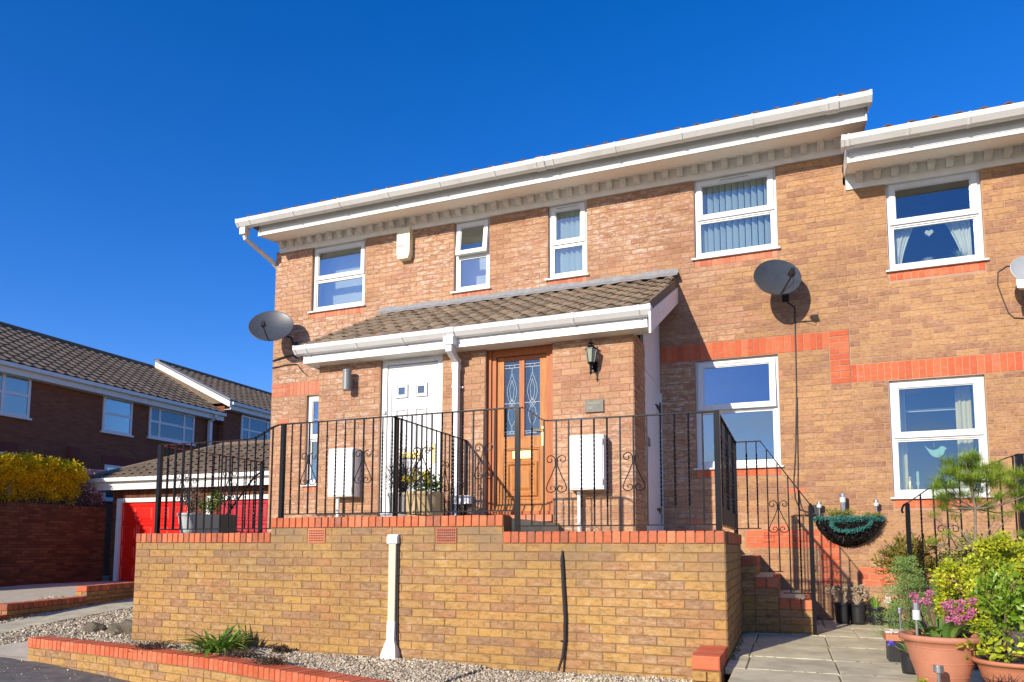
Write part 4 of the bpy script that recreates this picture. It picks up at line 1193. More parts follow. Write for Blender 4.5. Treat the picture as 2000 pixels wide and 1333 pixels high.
def scroll(parent, base, axis, name='scroll'):
    axis = Vector(axis).normalized()
    key = ('scroll', round(axis.x, 1))
    if key not in BARS:
        mb = MB()
        for sg in (-1, 1): mb.tube([axis * u + Vector((0, 0, z)) for u, z in scroll_pts(sg)], .0045, 5)
        mb.obox((0, 0, .24), axis * .013, axis.cross(Z) * .009, (0, 0, .010))
        me = bpy.data.meshes.new('scroll'); me.from_pydata([tuple(v) for v in mb.v], [], mb.f); me.materials.append(M['iron']); BARS[key] = me
    o = bpy.data.objects.new(name, BARS[key]); C.objects.link(o); o.parent = parent
    o.location = Vector(base) - world_off(parent); return o
def rail_run(parent, top, zb, spacing, phase=0, scrolls=True, botfn=None, skip_ends=True, sz=.30, per=6, barsonly=None, bl=True):
    """top: polyline of world points for the handrail; zb: bottom rail height (or fn of s)"""
    top = [Vector(p) for p in top]
    hd = [Vector((p.x, p.y, 0)) for p in top]
    L = [0]
    for i in range(1, len(hd)): L.append(L[-1] + (hd[i] - hd[i - 1]).length)
    def at(s_):
        for i in range(1, len(L)):
            if s_ <= L[i] + 1e-6:
                t = (s_ - L[i - 1]) / max(1e-6, L[i] - L[i - 1]); return top[i - 1].lerp(top[i], t), (top[i] - top[i - 1])
        return top[-1], top[-1] - top[-2]
    mb = MB()
    for i in range(1, len(top)):
        d = (top[i] - top[i - 1]); m_ = (top[i] + top[i - 1]) / 2; ln = d.length; dn = d.normalized()
        sd = dn.cross(Z).normalized(); nn = sd.cross(dn)
        mb.obox(m_ + nn * .0, dn * (ln / 2 + .006), sd * .016, nn * .005)
    mb.build('handrail', M['iron'], parent)
    n = int(L[-1] / spacing)
    sp = L[-1] / n
    for i in range(1 if skip_ends else 0, n if skip_ends else n + 1):
        p, d = at(i * sp)
        z0 = zb(p) if callable(zb) else zb
        k = (i + phase) % per
        bar(parent, (p.x, p.y, z0), p.z - z0 - .004, k not in (0, 1, per - 1))
        if k == 0 and scrolls and i * sp + .08 < L[-1] and i * sp > .08:
            dd = Vector((d.x, d.y, 0))
            scroll(parent, (p.x, p.y, z0 + sz * ((p.z - z0) / .95)), dd)
    if bl and not callable(zb):
        mb = MB()
        for i in range(1, len(top)):
            a = Vector((top[i - 1].x, top[i - 1].y, zb)); b = Vector((top[i].x, top[i].y, zb)); d = b - a
            mb.obox((a + b) / 2, d / 2, d.normalized().cross(Z) * .010, (0, 0, .005))
        mb.build('bottom_rail', M['iron'], parent)
def post(parent, x, y, z0, z1, s_=.021):
    mb = MB(); mb.box(x - s_, x + s_, y - s_, y + s_, z0, z1 + .004); mb.box(x - s_ - .012, x + s_ + .012, y - s_ - .012, y + s_ + .012, z0 - .001, z0 + .008)
    return mb.build('post', M['iron'], parent)
YF = 5.996
def sweep(x0, z0, x1, z1, n=10, y=YF):
    return [(x0 + (x1 - x0) * i / n, y, z0 + (z1 - z0) * (.5 - .5 * math.cos(PI * i / n))) for i in range(n + 1)]
r1 = empty('railing', (-4.4, YF, FL_R), 'black wrought iron railing along the left and middle of the terrace edge', 'railing', 'black iron railings')
rail_run(r1, [(-6.548, YF, 1.125), (-5.35, YF, 1.127)] + sweep(-5.30, 1.13, -4.89, 1.262), .18, .107, 3)
rail_run(r1, [(-4.864, YF, 1.262), (-2.27, YF, 1.265)], .325, .108, 3)
post(r1, -6.548, YF, FL_R, 1.125); post(r1, -4.864, YF, FL_L, 1.262); post(r1, -2.262, YF, FL_R, 1.265)
rail_run(r1, [(-6.565, YF + .02, 1.125), (-6.583, 7.70, 1.123)], .18, .107, 2); post(r1, -6.583, 7.70, FL_R, 1.123)
r2 = empty('railing', (-1.2, YF, FL_R), 'black wrought iron railing round the right corner of the terrace', 'railing', 'black iron railings')
rail_run(r2, sweep(-2.24, 1.262, -1.97, 1.125) + [(-.517, YF, 1.112)], .185, .108, 3)
post(r2, -.517, YF, FL_R, 1.116, .024)
rail_run(r2, [(-.517, YF + .02, 1.116), (-.505, 7.84, 1.125)], .185, .107, 1); post(r2, -.505, 7.84, FL_R - .1, 1.12)
r3 = empty('railing', (-3.55, 6.8, FL_L), 'black iron divider railing between the white and the orange-brown door', 'railing', 'black iron railings')
rail_run(r3, [(-3.552, YF + .025, 1.258), (-3.552, YP - .02, 1.262)], .325, .107, 2); post(r3, -3.552, YF + .055, FL_L, 1.258, .019); post(r3, -3.552, YP - .03, FL_L, 1.258, .012)
r4 = empty('stair_railing', (-.1, YS, FLAG), 'black iron stair railing sloping down to the right of the terrace', 'railing', 'black iron railings')
def zbs(p):
    return .20 if p.x < -.26 else (-.245 if p.x < -.06 else -.46)
rail_run(r4, [(-.485, YS + .02, 1.115), (-.245, YS + .02, 1.115), (.215, YS + .02, .445)], zbs, .094, 3, sz=.34, per=7)
mb = MB()
for a, b, z in ((-.49, -.255, .20), (-.20, -.055, -.245), (-.06, .21, -.46)): mb.box(a, b, YS + .012, YS + .028, z - .005, z + .005)
mb.build('bottom_rail', M['iron'], r4)
post(r4, .222, YS + .02, FLAG, .42, .021)
mb = MB(); mb.tube([(.215, YS + .02, .45), (.24, YS + .02, .41), (.25, YS + .01, .36)], .012, 6); mb.build('rail_end', M['iron'], r4)
r5 = empty('stair_railing', (1.5, YS, FLAG), 'black iron stair railing rising behind the pine at the right edge', 'railing', 'black iron railings')
rail_run(r5, [(1.10, YS + .02, .44), (1.27, YS + .02, .565), (1.93, YS + .02, .845), (2.03, YS + .02, .875), (3.2, YS + .02, .875)], -.45, .107, 3, sz=.30)
post(r5, 1.095, YS + .02, FLAG, .43, .019); post(r5, 2.035, YS + .02, FLAG, .875, .03)
mb = MB(); mb.tube([(1.10, YS + .02, .44), (1.06, YS + .02, .415), (1.045, YS + .02, .37), (1.055, YS + .02, .34)], .011, 6); mb.build('rail_end', M['iron'], r5)
r6 = empty('stair_railing', (-7.0, 7.72, -.5), 'black iron stair railing dropping away behind the left end of the terrace', 'railing', 'black iron railings')
rail_run(r6, [(-6.60, 7.74, 1.02), (-6.75, 7.74, .93), (-7.35, 7.74, .25)], lambda p: max(-.9, -.05 + (p.x + 6.6) * .95), .105, 2, sz=.3)
post(r6, -7.36, 7.74, -1.1, .25, .018)
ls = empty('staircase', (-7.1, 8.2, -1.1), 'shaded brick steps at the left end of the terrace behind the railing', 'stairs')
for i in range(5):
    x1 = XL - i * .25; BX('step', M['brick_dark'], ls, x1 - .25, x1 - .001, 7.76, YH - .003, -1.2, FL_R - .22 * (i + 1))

# ---------------------------------------------------------------- ground
def GZ(y):
    return -1.28 if y < 5.5 else (-1.28 + .1 * (y - 5.5) if y < 7 else (-1.13 + .036 * (y - 7) if y < 12 else -.95))
mb = MB()
ys = [(5.56, -7.85), (5.75, -6.72), (7, -6.72), (8.5, -6.72), (10, -6.72), (12, -6.72), (60, -6.72)]
vs = [(x, y, GZ(y)) for y, xr in ys for x in (-60, xr)]
mb.add(vs, [(2 * i, 2 * i + 1, 2 * i + 3, 2 * i + 2) for i in range(len(ys) - 1)])
o = mb.build('driveway', M['concrete']); o['kind'] = 'structure'
mb = MB(); mb.add([(-1000, -1000, -1.75), (1000, -1000, -1.75), (1000, 1000, -1.75), (-1000, 1000, -1.75)], [(0, 1, 2, 3)])
o = mb.build('ground', plain('grass_and_soil', (.07, .09, .035), .95, var=.5, vs=2)); o['kind'] = 'structure'
# road in front, falling to the right
mb = MB()
def RZ(x): return -1.268 - max(0, x + 7.95) * .040
vs = []
pl = [(-60, 5.62), (-9.2, 5.62), (-8.3, 5.63), (-7.75, 5.62), (-5.1, 5.30), (-3.07, 4.78), (-.6, 4.2), (8, 3.9)]
for x, y in pl: vs += [(x, 3.4, RZ(x)), (x, y, RZ(x))]
mb.add(vs, [(2 * i, 2 * i + 2, 2 * i + 3, 2 * i + 1) for i in range(len(pl) - 1)])
o = mb.build('road', M['asphalt']); o['kind'] = 'structure'
mb = MB(); vs = []  # unseen pale ground before the road, added to bounce light up to the eaves
for x, y in pl: vs += [(x, -14, RZ(x)), (x, 3.4, RZ(x))]
mb.add(vs, [(2 * i, 2 * i + 2, 2 * i + 3, 2 * i + 1) for i in range(len(pl) - 1)])
o = mb.build('bounce_pavement', M['concrete']); o['kind'] = 'structure'
# concrete path at the left
A_ = [(-9.735, 6.478), (-9.94, 7.48), (-10.384, 9.03), (-11.3, 11.9)]; B_ = [(-10.468, 6.957), (-11.053, 8.40), (-11.86, 10.40), (-12.3, 11.5)]
B0 = (-9.85, 5.66); A0 = (-9.35, 5.66)
Aa = [A0] + A_; Bb = [B0] + B_
mb = MB(); vs = []
for a, b in zip(Aa, Bb):
    vs += [(a[0], a[1], GZ(a[1]) + .022), (b[0], b[1], GZ(b[1]) + .022), (a[0], a[1], GZ(a[1]) - .05), (b[0], b[1], GZ(b[1]) - .05)]
fs = []
for i in range(4): fs += [(4 * i, 4 * i + 4, 4 * i + 5, 4 * i + 1), (4 * i, 4 * i + 2, 4 * i + 6, 4 * i + 4), (4 * i + 1, 4 * i + 5, 4 * i + 7, 4 * i + 3)]
fs += [(0, 1, 3, 2)]
mb.add(vs, fs); o = mb.build('path', M['slab']); o['kind'] = 'structure'
# paved path at the right: slabs
pv = empty('paving', (.6, 6.5, FLAG)); pv['kind'] = 'structure'
rows = [4.86, 5.52, 6.16, 7.0, 7.82, 8.64, YH - .005]
for i in range(len(rows) - 1):
    x = XR + .005 if rows[i + 1] > YR else -.395
    if rows[i] < 5.3: x = -.40
    k = 0
    offs = [.30, .31, .30, .31, .0, .35][i]
    cuts = [x] + [offs + .62 * j for j in range(-2, 6) if offs + .62 * j > x + .12] + [3.6]
    for a, b in zip(cuts[:-1], cuts[1:]):
        if b - a < .05: continue
        mb = MB(); dz = random.uniform(-.003, .003)
        b_ = .006
        vs = [(a + .004, rows[i] + .004, FLAG - .05), (b - .004, rows[i] + .004, FLAG - .05), (b - .004, rows[i + 1] - .004, FLAG - .05), (a + .004, rows[i + 1] - .004, FLAG - .05)]
        vs += [(v[0], v[1], FLAG - b_ + dz) for v in vs[:4]]
        vs += [(a + .010, rows[i] + .010, FLAG + dz), (b - .010, rows[i] + .010, FLAG + dz), (b - .010, rows[i + 1] - .010, FLAG + dz), (a + .010, rows[i + 1] - .010, FLAG + dz)]
        fs = [(p * 4 + q, p * 4 + (q + 1) % 4, p * 4 + 4 + (q + 1) % 4, p * 4 + 4 + q) for p in (0, 1) for q in range(4)] + [(8, 9, 10, 11)]
        mb.add(vs, fs); mb.build('paving_slab', M['slab'], pv, loc=((a + b) / 2, (rows[i] + rows[i + 1]) / 2, FLAG))
BX('joint_bed', M['mortar_d'], pv, -.385, 3.6, 4.88, 5.5, FLAG - .40, FLAG - .022)
BX('joint_bed', M['mortar_d'], pv, XR + .008, 3.6, 5.9, YH - .01, FLAG - .40, FLAG - .0221)
BX('joint_bed', M['mortar_d'], pv, -.385, 3.6, 5.5005, 5.8995, FLAG - .40, FLAG - .022)
# gravel bed
BED = -1.04
mb = MB(); mb.add([(-8.0, 5.80, BED - .03), (-5.2, 5.4, BED - .03), (-3.0, 4.9, BED - .05), (-.47, 4.3, BED - .05), (-.47, YR + .02, BED - .02), (-6.74, YR + .02, BED - .02)], [(0, 1, 2, 3, 4, 5)])
o = mb.build('gravel_base', M['earth']); o['kind'] = 'structure'

def stones(name, poly, zfn, n, smin, smax, mat='gravel', layers=1.0):
    poly = np.array(poly); mn = poly.min(0); mx = poly.max(0)
    pts = []
    def inside(p):
        c = np.zeros(len(p), bool); j = len(poly) - 1
        for i in range(len(poly)):
            a, b = poly[i], poly[j]
            with np.errstate(divide='ignore', invalid='ignore'):
                cond = ((a[1] > p[:, 1]) != (b[1] > p[:, 1])) & (p[:, 0] < (b[0] - a[0]) * (p[:, 1] - a[1]) / (b[1] - a[1] + 1e-12) + a[0])
            c ^= cond; j = i
        return c
    while sum(len(q) for q in pts) < n:
        p = RNG.uniform(mn, mx, (n * 2, 2)); pts.append(p[inside(p)])
    p = np.concatenate(pts)[:n]
    base = np.array([(1, 0, 0), (-1, 0, 0), (0, 1, 0), (0, -1, 0), (0, 0, 1), (0, 0, -1), (.62, .62, .5), (-.62, .55, .55), (.55, -.6, .55), (-.6, -.6, .5)], float)
    # hull-like faces
    F = [(4, 6, 7), (4, 7, 9), (4, 9, 8), (4, 8, 6), (6, 0, 2), (7, 2, 1), (9, 1, 3), (8, 3, 0), (6, 2, 7), (7, 1, 9), (9, 3, 8), (8, 0, 6), (5, 2, 0), (5, 1, 2), (5, 3, 1), (5, 0, 3)]
    F = np.array(F)
    nb = len(base)
    s = RNG.uniform(smin, smax, (n, 1, 1)) * RNG.uniform(.55, 1.25, (n, 1, 3)) * np.array([1, 1, .65])
    V = base[None] * (1 + RNG.uniform(-.22, .22, (n, nb, 3))) * s
    q = RNG.normal(size=(n, 4)); q[:, 1:3] *= .6; q /= np.linalg.norm(q, axis=1, keepdims=True)
    w_, x, y, z = q.T
    Rm = np.stack([np.stack([1 - 2 * (y * y + z * z), 2 * (x * y - z * w_), 2 * (x * z + y * w_)], -1), np.stack([2 * (x * y + z * w_), 1 - 2 * (x * x + z * z), 2 * (y * z - x * w_)], -1), np.stack([2 * (x * z - y * w_), 2 * (y * z + x * w_), 1 - 2 * (x * x + y * y)], -1)], 1)
    V = np.einsum('nij,nkj->nki', Rm, V)
    zz = np.array([zfn(a, b) for a, b in p]) + RNG.uniform(-.004, .012, n) * layers
    V += np.concatenate([p, zz[:, None]], 1)[:, None, :]
    Fa = (F[None] + (np.arange(n) * nb)[:, None, None]).reshape(-1, 3)
    me = bpy.data.meshes.new(name)
    me.from_pydata(V.reshape(-1, 3).tolist(), [], Fa.tolist())
    a = me.attributes.new('tint', 'FLOAT', 'POINT'); a.data.foreach_set('value', np.repeat(RNG.random(n), nb).astype(np.float32))
    me.materials.append(M[mat])
    o = bpy.data.objects.new(name, me); C.objects.link(o); o['kind'] = 'stuff'
    return o
def bedz(x, y):
    s_ = (x + 8) * .006
    return BED - .012 + .018 * math.sin(x * 2.1) * math.sin(y * 3.3 + x) - .0 + .03 * max(0, (y - 5.4)) - (.02 if x > -2.5 else 0)
g = stones('gravel', [(-7.85, 5.88), (-5.2, 5.44), (-3.1, 4.95), (-.68, 4.4), (-.68, 5.88)], bedz, 26000, .008, .0165)
tag(g, 'cream gravel filling the bed below the retaining wall', 'gravel')
g = stones('gravel', [(-9.05, 6.04), (-9.33, 5.7), (-9.71, 6.45), (-9.92, 7.48), (-10.36, 9.0), (-10.9, 10.8), (-9.6, 10.8), (-6.8, 7.9), (-6.75, 5.95), (-7.95, 6.0), (-8.0, 6.15), (-8.9, 6.34)], lambda x, y: GZ(y) + .004, 12000, .013, .026)
tag(g, 'pale gravel between the concrete path and the end of the retaining wall', 'gravel')
g = stones('gravel', [(-9.87, 5.7), (-10.49, 6.96), (-11.08, 8.4), (-11.88, 10.4), (-12.15, 10.9), (-12.0, 10.6), (-11.66, 9.0), (-10.88, 7.2), (-10.3, 5.8)], lambda x, y: GZ(y) + .004, 2500, .014, .028)
tag(g, 'thin gravel strip along the foot of the stepped low wall', 'gravel')
g = stones('gravel', [(-10.9, 6.9), (-11.9, 10.3), (-13.6, 10.0), (-12.0, 7.0)], lambda x, y: GZ(y) + .004, 3500, .014, .028)
tag(g, 'gravel strip behind the stepped low wall by the driveway', 'gravel')
g = stones('gravel', [(-9.2, 4.3), (-9.0, 5.6), (-7.8, 5.58), (-5.5, 5.25), (-5.2, 4.4), (-7, 3.9)], lambda x, y: RZ(x) + .003, 170, .004, .011)
tag(g, 'loose stones scattered on the asphalt beside the planter wall', 'gravel')
# concrete apron
mb = MB(); mb.add([(x, y, GZ(y) + .007) for x, y in ((-9.34, 5.645), (-7.93, 5.645), (-7.97, 6.10), (-8.9, 6.32), (-9.05, 6.04))], [(0, 1, 2, 3, 4)]); o = mb.build('concrete_apron', M['concrete']); o['kind'] = 'structure'

# ---------------------------------------------------------------- low walls
pw = empty('planter_wall', (-5.1, 5.29, -1.3), 'low curved planter wall with bright red coping in the foreground', 'wall')
PT = [(-7.93, 5.60), (-6.5, 5.44), (-5.06, 5.24), (-3.98, 4.97), (-3.07, 4.72), (-.6, 4.10)]
TOP = -1.03
items = []
for i in range(len(PT) - 1):
    a = Vector((*PT[i], 0)); b = Vector((*PT[i + 1], 0)); d = b - a; L_ = d.length; A = d.normalized(); N = Vector((A.y, -A.x, 0))
    items += coping(0, L_, TOP - .105, TOP, a, A, N, 'r', dict(depth=.205, proud=.006, bev=.004))
    zl = min(RZ(a.x), RZ(b.x)) - .1
    items += [(a, A, N, q, 'c') for q in lay(0, L_, zl, TOP - .108, TOP - .108 - 10 * CB, [], [])]
    mb = MB(); e = .2
    vs = [a - N * .0, b - N * .0, b - N * e, a - N * e]
    vs = [Vector((v.x, v.y, zl)) for v in vs] + [Vector((v.x, v.y, TOP - .009)) for v in vs]
    mb.add(vs, [(0, 3, 2, 1), (4, 5, 6, 7), (0, 1, 5, 4), (1, 2, 6, 5), (2, 3, 7, 6), (3, 0, 4, 7)]); mb.build('mortar_core', M['mortar_c'], pw)
# rounded end
a = Vector((*PT[0], 0)); A = (Vector((*PT[1], 0)) - a).normalized(); N = Vector((A.y, -A.x, 0))
items += [(a - N * .205 - A * .0, N, -A, (i * .07, i * .07 + .062, TOP - .103, TOP, 'n'), 'r', dict(depth=.02, proud=.02 + .03 * math.sin((i + .5) / 3 * PI), bev=.006)) for i in range(3)]
items += [(a - N * .205, N, -A, q, 'c') for q in lay(0, .205, -1.42, TOP - .108, TOP - .108 - 10 * CB, [], [])]
emit_bricks(items, pw, bm_, 300)

lw = empty('stepped_wall', (-11.0, 8.2, -1.05), 'low stepped red topped wall beside the driveway at the left', 'wall')
Dv = Vector((-.269, .963, 0)); Nv = Vector((.963, .269, 0))
base = Vector((-10.844, 7.203, 0))
secs = [(-1.4, .13, -1.03), (.13, 1.84, -.875), (1.84, 5.2, -.70)]
items = []
for s0, s1, zt in secs:
    items += coping(s0, s1, zt - .1, zt, base, Dv, Nv, 'cop', dict(depth=.2, proud=.008, bev=.004), .1)
    items += [(base, Dv, Nv, q, 'c') for q in lay(s0, s1, -1.25, zt - .1, zt - .1 - 10 * CB, [], [])]
    e0 = base + Dv * s0 - Nv * .205
    items += [(e0, Nv, -Dv, (.003, .205, zt - .1, zt, 'n'), 'cop', dict(depth=.02, proud=.008, bev=.006))]
    items += [(e0, Nv, -Dv, q, 'c') for q in lay(0, .21, -1.25, zt - .1, zt - .1 - 10 * CB, [], [])]
    vs = [base + Dv * s0, base + Dv * s1, base + Dv * s1 - Nv * .2, base + Dv * s0 - Nv * .2]
    vs = [Vector((v.x, v.y, -1.3)) for v in vs] + [Vector((v.x, v.y, zt - .01)) for v in vs]
    mb = MB(); mb.add(vs, [(0, 3, 2, 1), (4, 5, 6, 7), (0, 1, 5, 4), (1, 2, 6, 5), (2, 3, 7, 6), (3, 0, 4, 7)]); mb.build('mortar_core', M['mortar_d'], lw)
emit_bricks(items, lw, bm_, 200)

bw = empty('boundary_wall', (-17.2, 11, -.95), 'tall shaded brown brick boundary wall below the yellow hedge', 'wall')
BXW = -17.2
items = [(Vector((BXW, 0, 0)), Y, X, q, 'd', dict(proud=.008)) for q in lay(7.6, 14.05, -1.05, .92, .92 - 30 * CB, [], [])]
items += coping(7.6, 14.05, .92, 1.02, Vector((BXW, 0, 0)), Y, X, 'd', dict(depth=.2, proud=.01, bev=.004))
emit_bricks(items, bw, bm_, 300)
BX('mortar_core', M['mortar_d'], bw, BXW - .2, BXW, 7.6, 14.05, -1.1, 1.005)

# ---------------------------------------------------------------- garages
gar = empty('garage_block', (-14, 14.2, -.95), 'garage block with a grey-brown tiled roof and two red doors', 'garage')
GY = 14.2
gd = [(-16.98, -14.35, -1.0, 1.27), (-13.85, -11.2, -1.0, 1.27)]
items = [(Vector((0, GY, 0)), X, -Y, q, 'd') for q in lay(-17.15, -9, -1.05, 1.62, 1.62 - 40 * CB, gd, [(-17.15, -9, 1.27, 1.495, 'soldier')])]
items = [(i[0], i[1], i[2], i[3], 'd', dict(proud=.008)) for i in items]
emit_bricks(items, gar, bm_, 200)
backing('mortar_wall', M['mortar_d'], gar, -17.15, -9, GY, GY + .22, -1.05, 1.7, gd)
BX('side_wall', M['brick_dark'], gar, -17.15, -16.95, GY + .225, 20, -1.05, 1.7); BX('rear_wall', M['brick_dark'], gar, -17.15, -9, 20.005, 20.2, -1.05, 1.7); BX('side_wall', M['brick_dark'], gar, -9.2, -9, GY + .225, 20, -1.05, 1.7)
for i, (a, b, c_, d_) in enumerate(gd):
    mb = MB(); mb.box(a, a + .13, GY - .02, GY + .1, -1.0, 1.27); mb.box(b - .13, b, GY - .02, GY + .1, -1.0, 1.27); mb.box(a + .131, b - .131, GY - .02, GY + .1, 1.16, 1.27); mb.build('door_frame', M['white'], gar)
    dr = empty('garage_door', (0, 0, 0)); dr.parent = gar; dr.location = Vector(((a + b) / 2, GY, -.95)) - world_off(gar)
    if i: dr['label'] = 'duller crimson door'
    m_ = M['door_crim' if i else 'door_red']
    BX('door_sheet', m_, dr, a + .13, b - .13, GY + .05, GY + .08, -.97, 1.16)
    nr = 4; nc = 4
    for r_ in range(nr):
        for c2 in range(nc):
            w_ = (b - a - .30) / nc; h_ = 2.08 / nr
            panel(dr, m_, a + .16 + c2 * w_, a + .13 + (c2 + 1) * w_, -.94 + r_ * h_, -.94 + (r_ + 1) * h_ - .05, GY + .05, .05, .018, 'door_panel')
groof = empty('garage_roof', (0, 0, 0)); groof.parent = gar; groof.location = Vector((-14, GY, 1.8)) - world_off(gar)
e0 = Vector((-17.9, 13.95, 1.80)); rid = Vector((-16.1, 17.0, 3.06))
gs = Vector((0, rid.y - e0.y, rid.z - e0.z)); gL = gs.length; gs = gs / gL
NR = 10; gg = gL / NR
vs, fs = pantile(.32, gg * 1.12, rollh=.03)
rot = Matrix((X, gs, X.cross(gs))).transposed().to_euler()
me = bpy.data.meshes.new('roof_tile'); me.from_pydata(vs, [], fs); me.attributes.new('tint', 'FLOAT', 'POINT'); me.materials.append(M['tile_d'])
for r_ in range(NR):
    xs0 = e0.x + (rid.x - e0.x) * r_ / NR
    nx = int((-10.2 - xs0) / .32)
    for ix in range(nx):
        o = bpy.data.objects.new('roof_tile', me); C.objects.link(o); o.parent = groof; o.rotation_euler = rot
        o.location = Vector((xs0 + .16 + ix * .32, e0.y, e0.z)) + gs * (gg * r_) - world_off(groof)
mb = MB(); z_ = -.02
mb.add([(e0.x, e0.y, e0.z + z_), (-9, e0.y, e0.z + z_), (-9, rid.y, rid.z + z_), (rid.x, rid.y, rid.z + z_), (e0.x, 20.05, e0.z + z_), (-9, 20.05, e0.z + z_)], [(0, 1, 2, 3), (0, 3, 4), (3, 2, 5, 4), (0, 4, 5, 1)])
mb.build('roof_deck', M['tile_d'], groof)
mb = MB(); mb.tube([rid, (-9, rid.y, rid.z)], .10, 8); mb.tube([e0 + Vector((0, 0, .02)), rid], .08, 8); mb.build('ridge_tiles', M['tile_d'], groof)
mb = MB(); mb.box(-17.9, -9, 13.93, 13.95, 1.50, 1.74); mb.build('fascia', M['white_g'], gar)
mb = MB(); mb.box(-17.95, -9, 13.80, 13.925, 1.70, 1.80); mb.build('gutter', M['white_g'], gar)
mb = MB(); mb.box(-17.9, -9, 13.9505, GY - .03, 1.50, 1.52); mb.box(-17.9, -9, 13.9, 13.929, 1.48, 1.545); mb.build('soffit', M['white_g'], gar)
mb = MB(); mb.box(-17.96, -17.90, 13.93, 18, 1.50, 1.74); mb.build('side_fascia', M['white_g'], gar)

# ---------------------------------------------------------------- far terrace of houses on the left
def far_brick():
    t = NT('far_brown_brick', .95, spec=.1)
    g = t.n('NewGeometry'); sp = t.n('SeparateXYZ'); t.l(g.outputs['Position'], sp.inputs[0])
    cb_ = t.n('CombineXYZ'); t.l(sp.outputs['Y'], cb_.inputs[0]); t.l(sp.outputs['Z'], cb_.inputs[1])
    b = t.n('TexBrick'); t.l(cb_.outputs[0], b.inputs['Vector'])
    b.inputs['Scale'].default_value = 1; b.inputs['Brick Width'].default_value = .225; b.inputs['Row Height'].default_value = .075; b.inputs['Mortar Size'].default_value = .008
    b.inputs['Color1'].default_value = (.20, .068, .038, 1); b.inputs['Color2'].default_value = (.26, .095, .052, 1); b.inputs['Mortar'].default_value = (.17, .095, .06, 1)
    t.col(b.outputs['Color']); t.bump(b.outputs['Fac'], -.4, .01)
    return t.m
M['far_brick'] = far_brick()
M['far_red'] = plain('far_red_brick', (.20, .045, .03), .9, var=.2)
def far_house(XF, y0, y1, ze, zr, dxr, label, wins, lows):
    o = empty('terraced_house', (XF - 3, (y0 + y1) / 2, -.95), label, 'house', 'shaded brick houses across the driveway')
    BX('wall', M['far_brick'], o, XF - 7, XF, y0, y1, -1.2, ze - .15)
    sl_ = Vector((-dxr, 0, zr - ze)); L_ = sl_.length; sl_ /= L_
    mb = MB()
    mb.add([(XF + .3, y0, ze - .03), (XF + .3, y1, ze - .03), (XF - dxr, y1, zr - .03), (XF - dxr, y0, zr - .03), (XF - 2 * dxr - .3, y0, ze - .03), (XF - 2 * dxr - .3, y1, ze - .03)], [(0, 1, 2, 3), (3, 2, 5, 4), (0, 3, 4), (1, 5, 2), (0, 4, 5, 1)])
    rf = mb.build('roof', M['tile_d'], o)
    n = int((y1 - y0) / .33)
    dirs = (Vector((XF - dxr, 0, zr)) - Vector((XF + .3, 0, ze))); nL = dirs.length; ny = int(nL / .34)
    tile_field(rf, Vector((XF + .33, y0, ze)), (0, 1, 0), dirs, n, ny + 1, (y1 - y0) / n, nL / ny, M['tile_d'], 'tile_rows', stuff=True)
    mb = MB(); mb.tube([(XF - dxr, y0, zr + .03), (XF - dxr, y1, zr + .03)], .11, 8); mb.build('ridge_tiles', M['tile_d'], o)
    mb = MB(); mb.box(XF + .26, XF + .30, y0, y1, ze - .30, ze - .05); mb.build('fascia', M['white_g'], o)
    mb = MB(); mb.box(XF + .30, XF + .43, y0, y1, ze - .13, ze - .02); mb.build('gutter', M['white_g'], o)
    mb = MB(); mb.box(XF + .001, XF + .259, y0, y1, ze - .30, ze - .28); mb.build('soffit', M['white_g'], o)
    for (a, b, c_, d_, cols, tr) in wins:
        wdw = empty('window', (0, 0, 0)); wdw.parent = o; wdw.location = Vector((XF, (a + b) / 2, c_)) - world_off(o)
        mb = MB(); f_ = .07
        mb.box(XF + .001, XF + .05, a, a + f_, c_, d_); mb.box(XF + .001, XF + .05, b - f_, b, c_, d_)
        mb.box(XF + .001, XF + .049, a + f_, b - f_, c_, c_ + f_); mb.box(XF + .001, XF + .049, a + f_, b - f_, d_ - f_, d_)
        for q in cols: mb.box(XF + .001, XF + .048, a + q - .04, a + q + .04, c_ + f_, d_ - f_)
        mb.box(XF + .001, XF + .047, a + f_, b - f_, c_ + tr - .035, c_ + tr + .035)
        mb.build('frame', M['white'], wdw)
        BX('sill', M['white'], wdw, XF + .001, XF + .10, a - .05, b + .05, c_ - .06, c_ - .001)
        xs_ = [a + f_] + [a + q for q in cols] + [b - f_]
        for k in range(len(xs_) - 1):
            for (e, f2) in ((c_ + f_, c_ + tr - .036), (c_ + tr + .036, d_ - f_)):
                BX('pane', M['glass_lo'], wdw, XF + .028, XF + .031, xs_[k], xs_[k + 1], e, f2)
        mb = MB(); nf = int((b - a) / .03)
        vs = []
        for i in range(nf + 1):
            y = a + f_ + (b - a - 2 * f_) * i / nf; dx = .008 * (i % 2)
            vs += [(XF + .006 + dx, y, c_ + f_), (XF + .006 + dx, y, d_ - f_)]
        mb.add(vs, [(2 * i, 2 * i + 2, 2 * i + 3, 2 * i + 1) for i in range(nf)]); mb.build('net_curtain', M['curtain'], wdw)
    for (a, b, zt) in lows:
        BX('brick_lintel', M['far_red'], o, XF + .001, XF + .012, a - .1, b + .1, zt + .02, zt + .30)
    return o
LOWW = lambda a, b: (a, b, 1.45, 2.55, [(b - a) / 2], .6)
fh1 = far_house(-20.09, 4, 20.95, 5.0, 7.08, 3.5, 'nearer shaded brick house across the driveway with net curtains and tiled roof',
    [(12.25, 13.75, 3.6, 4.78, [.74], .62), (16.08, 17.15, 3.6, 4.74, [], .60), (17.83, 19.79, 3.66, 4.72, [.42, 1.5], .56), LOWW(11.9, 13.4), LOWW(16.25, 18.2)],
    [(11.9, 13.4, 2.55), (16.25, 18.2, 2.55)])
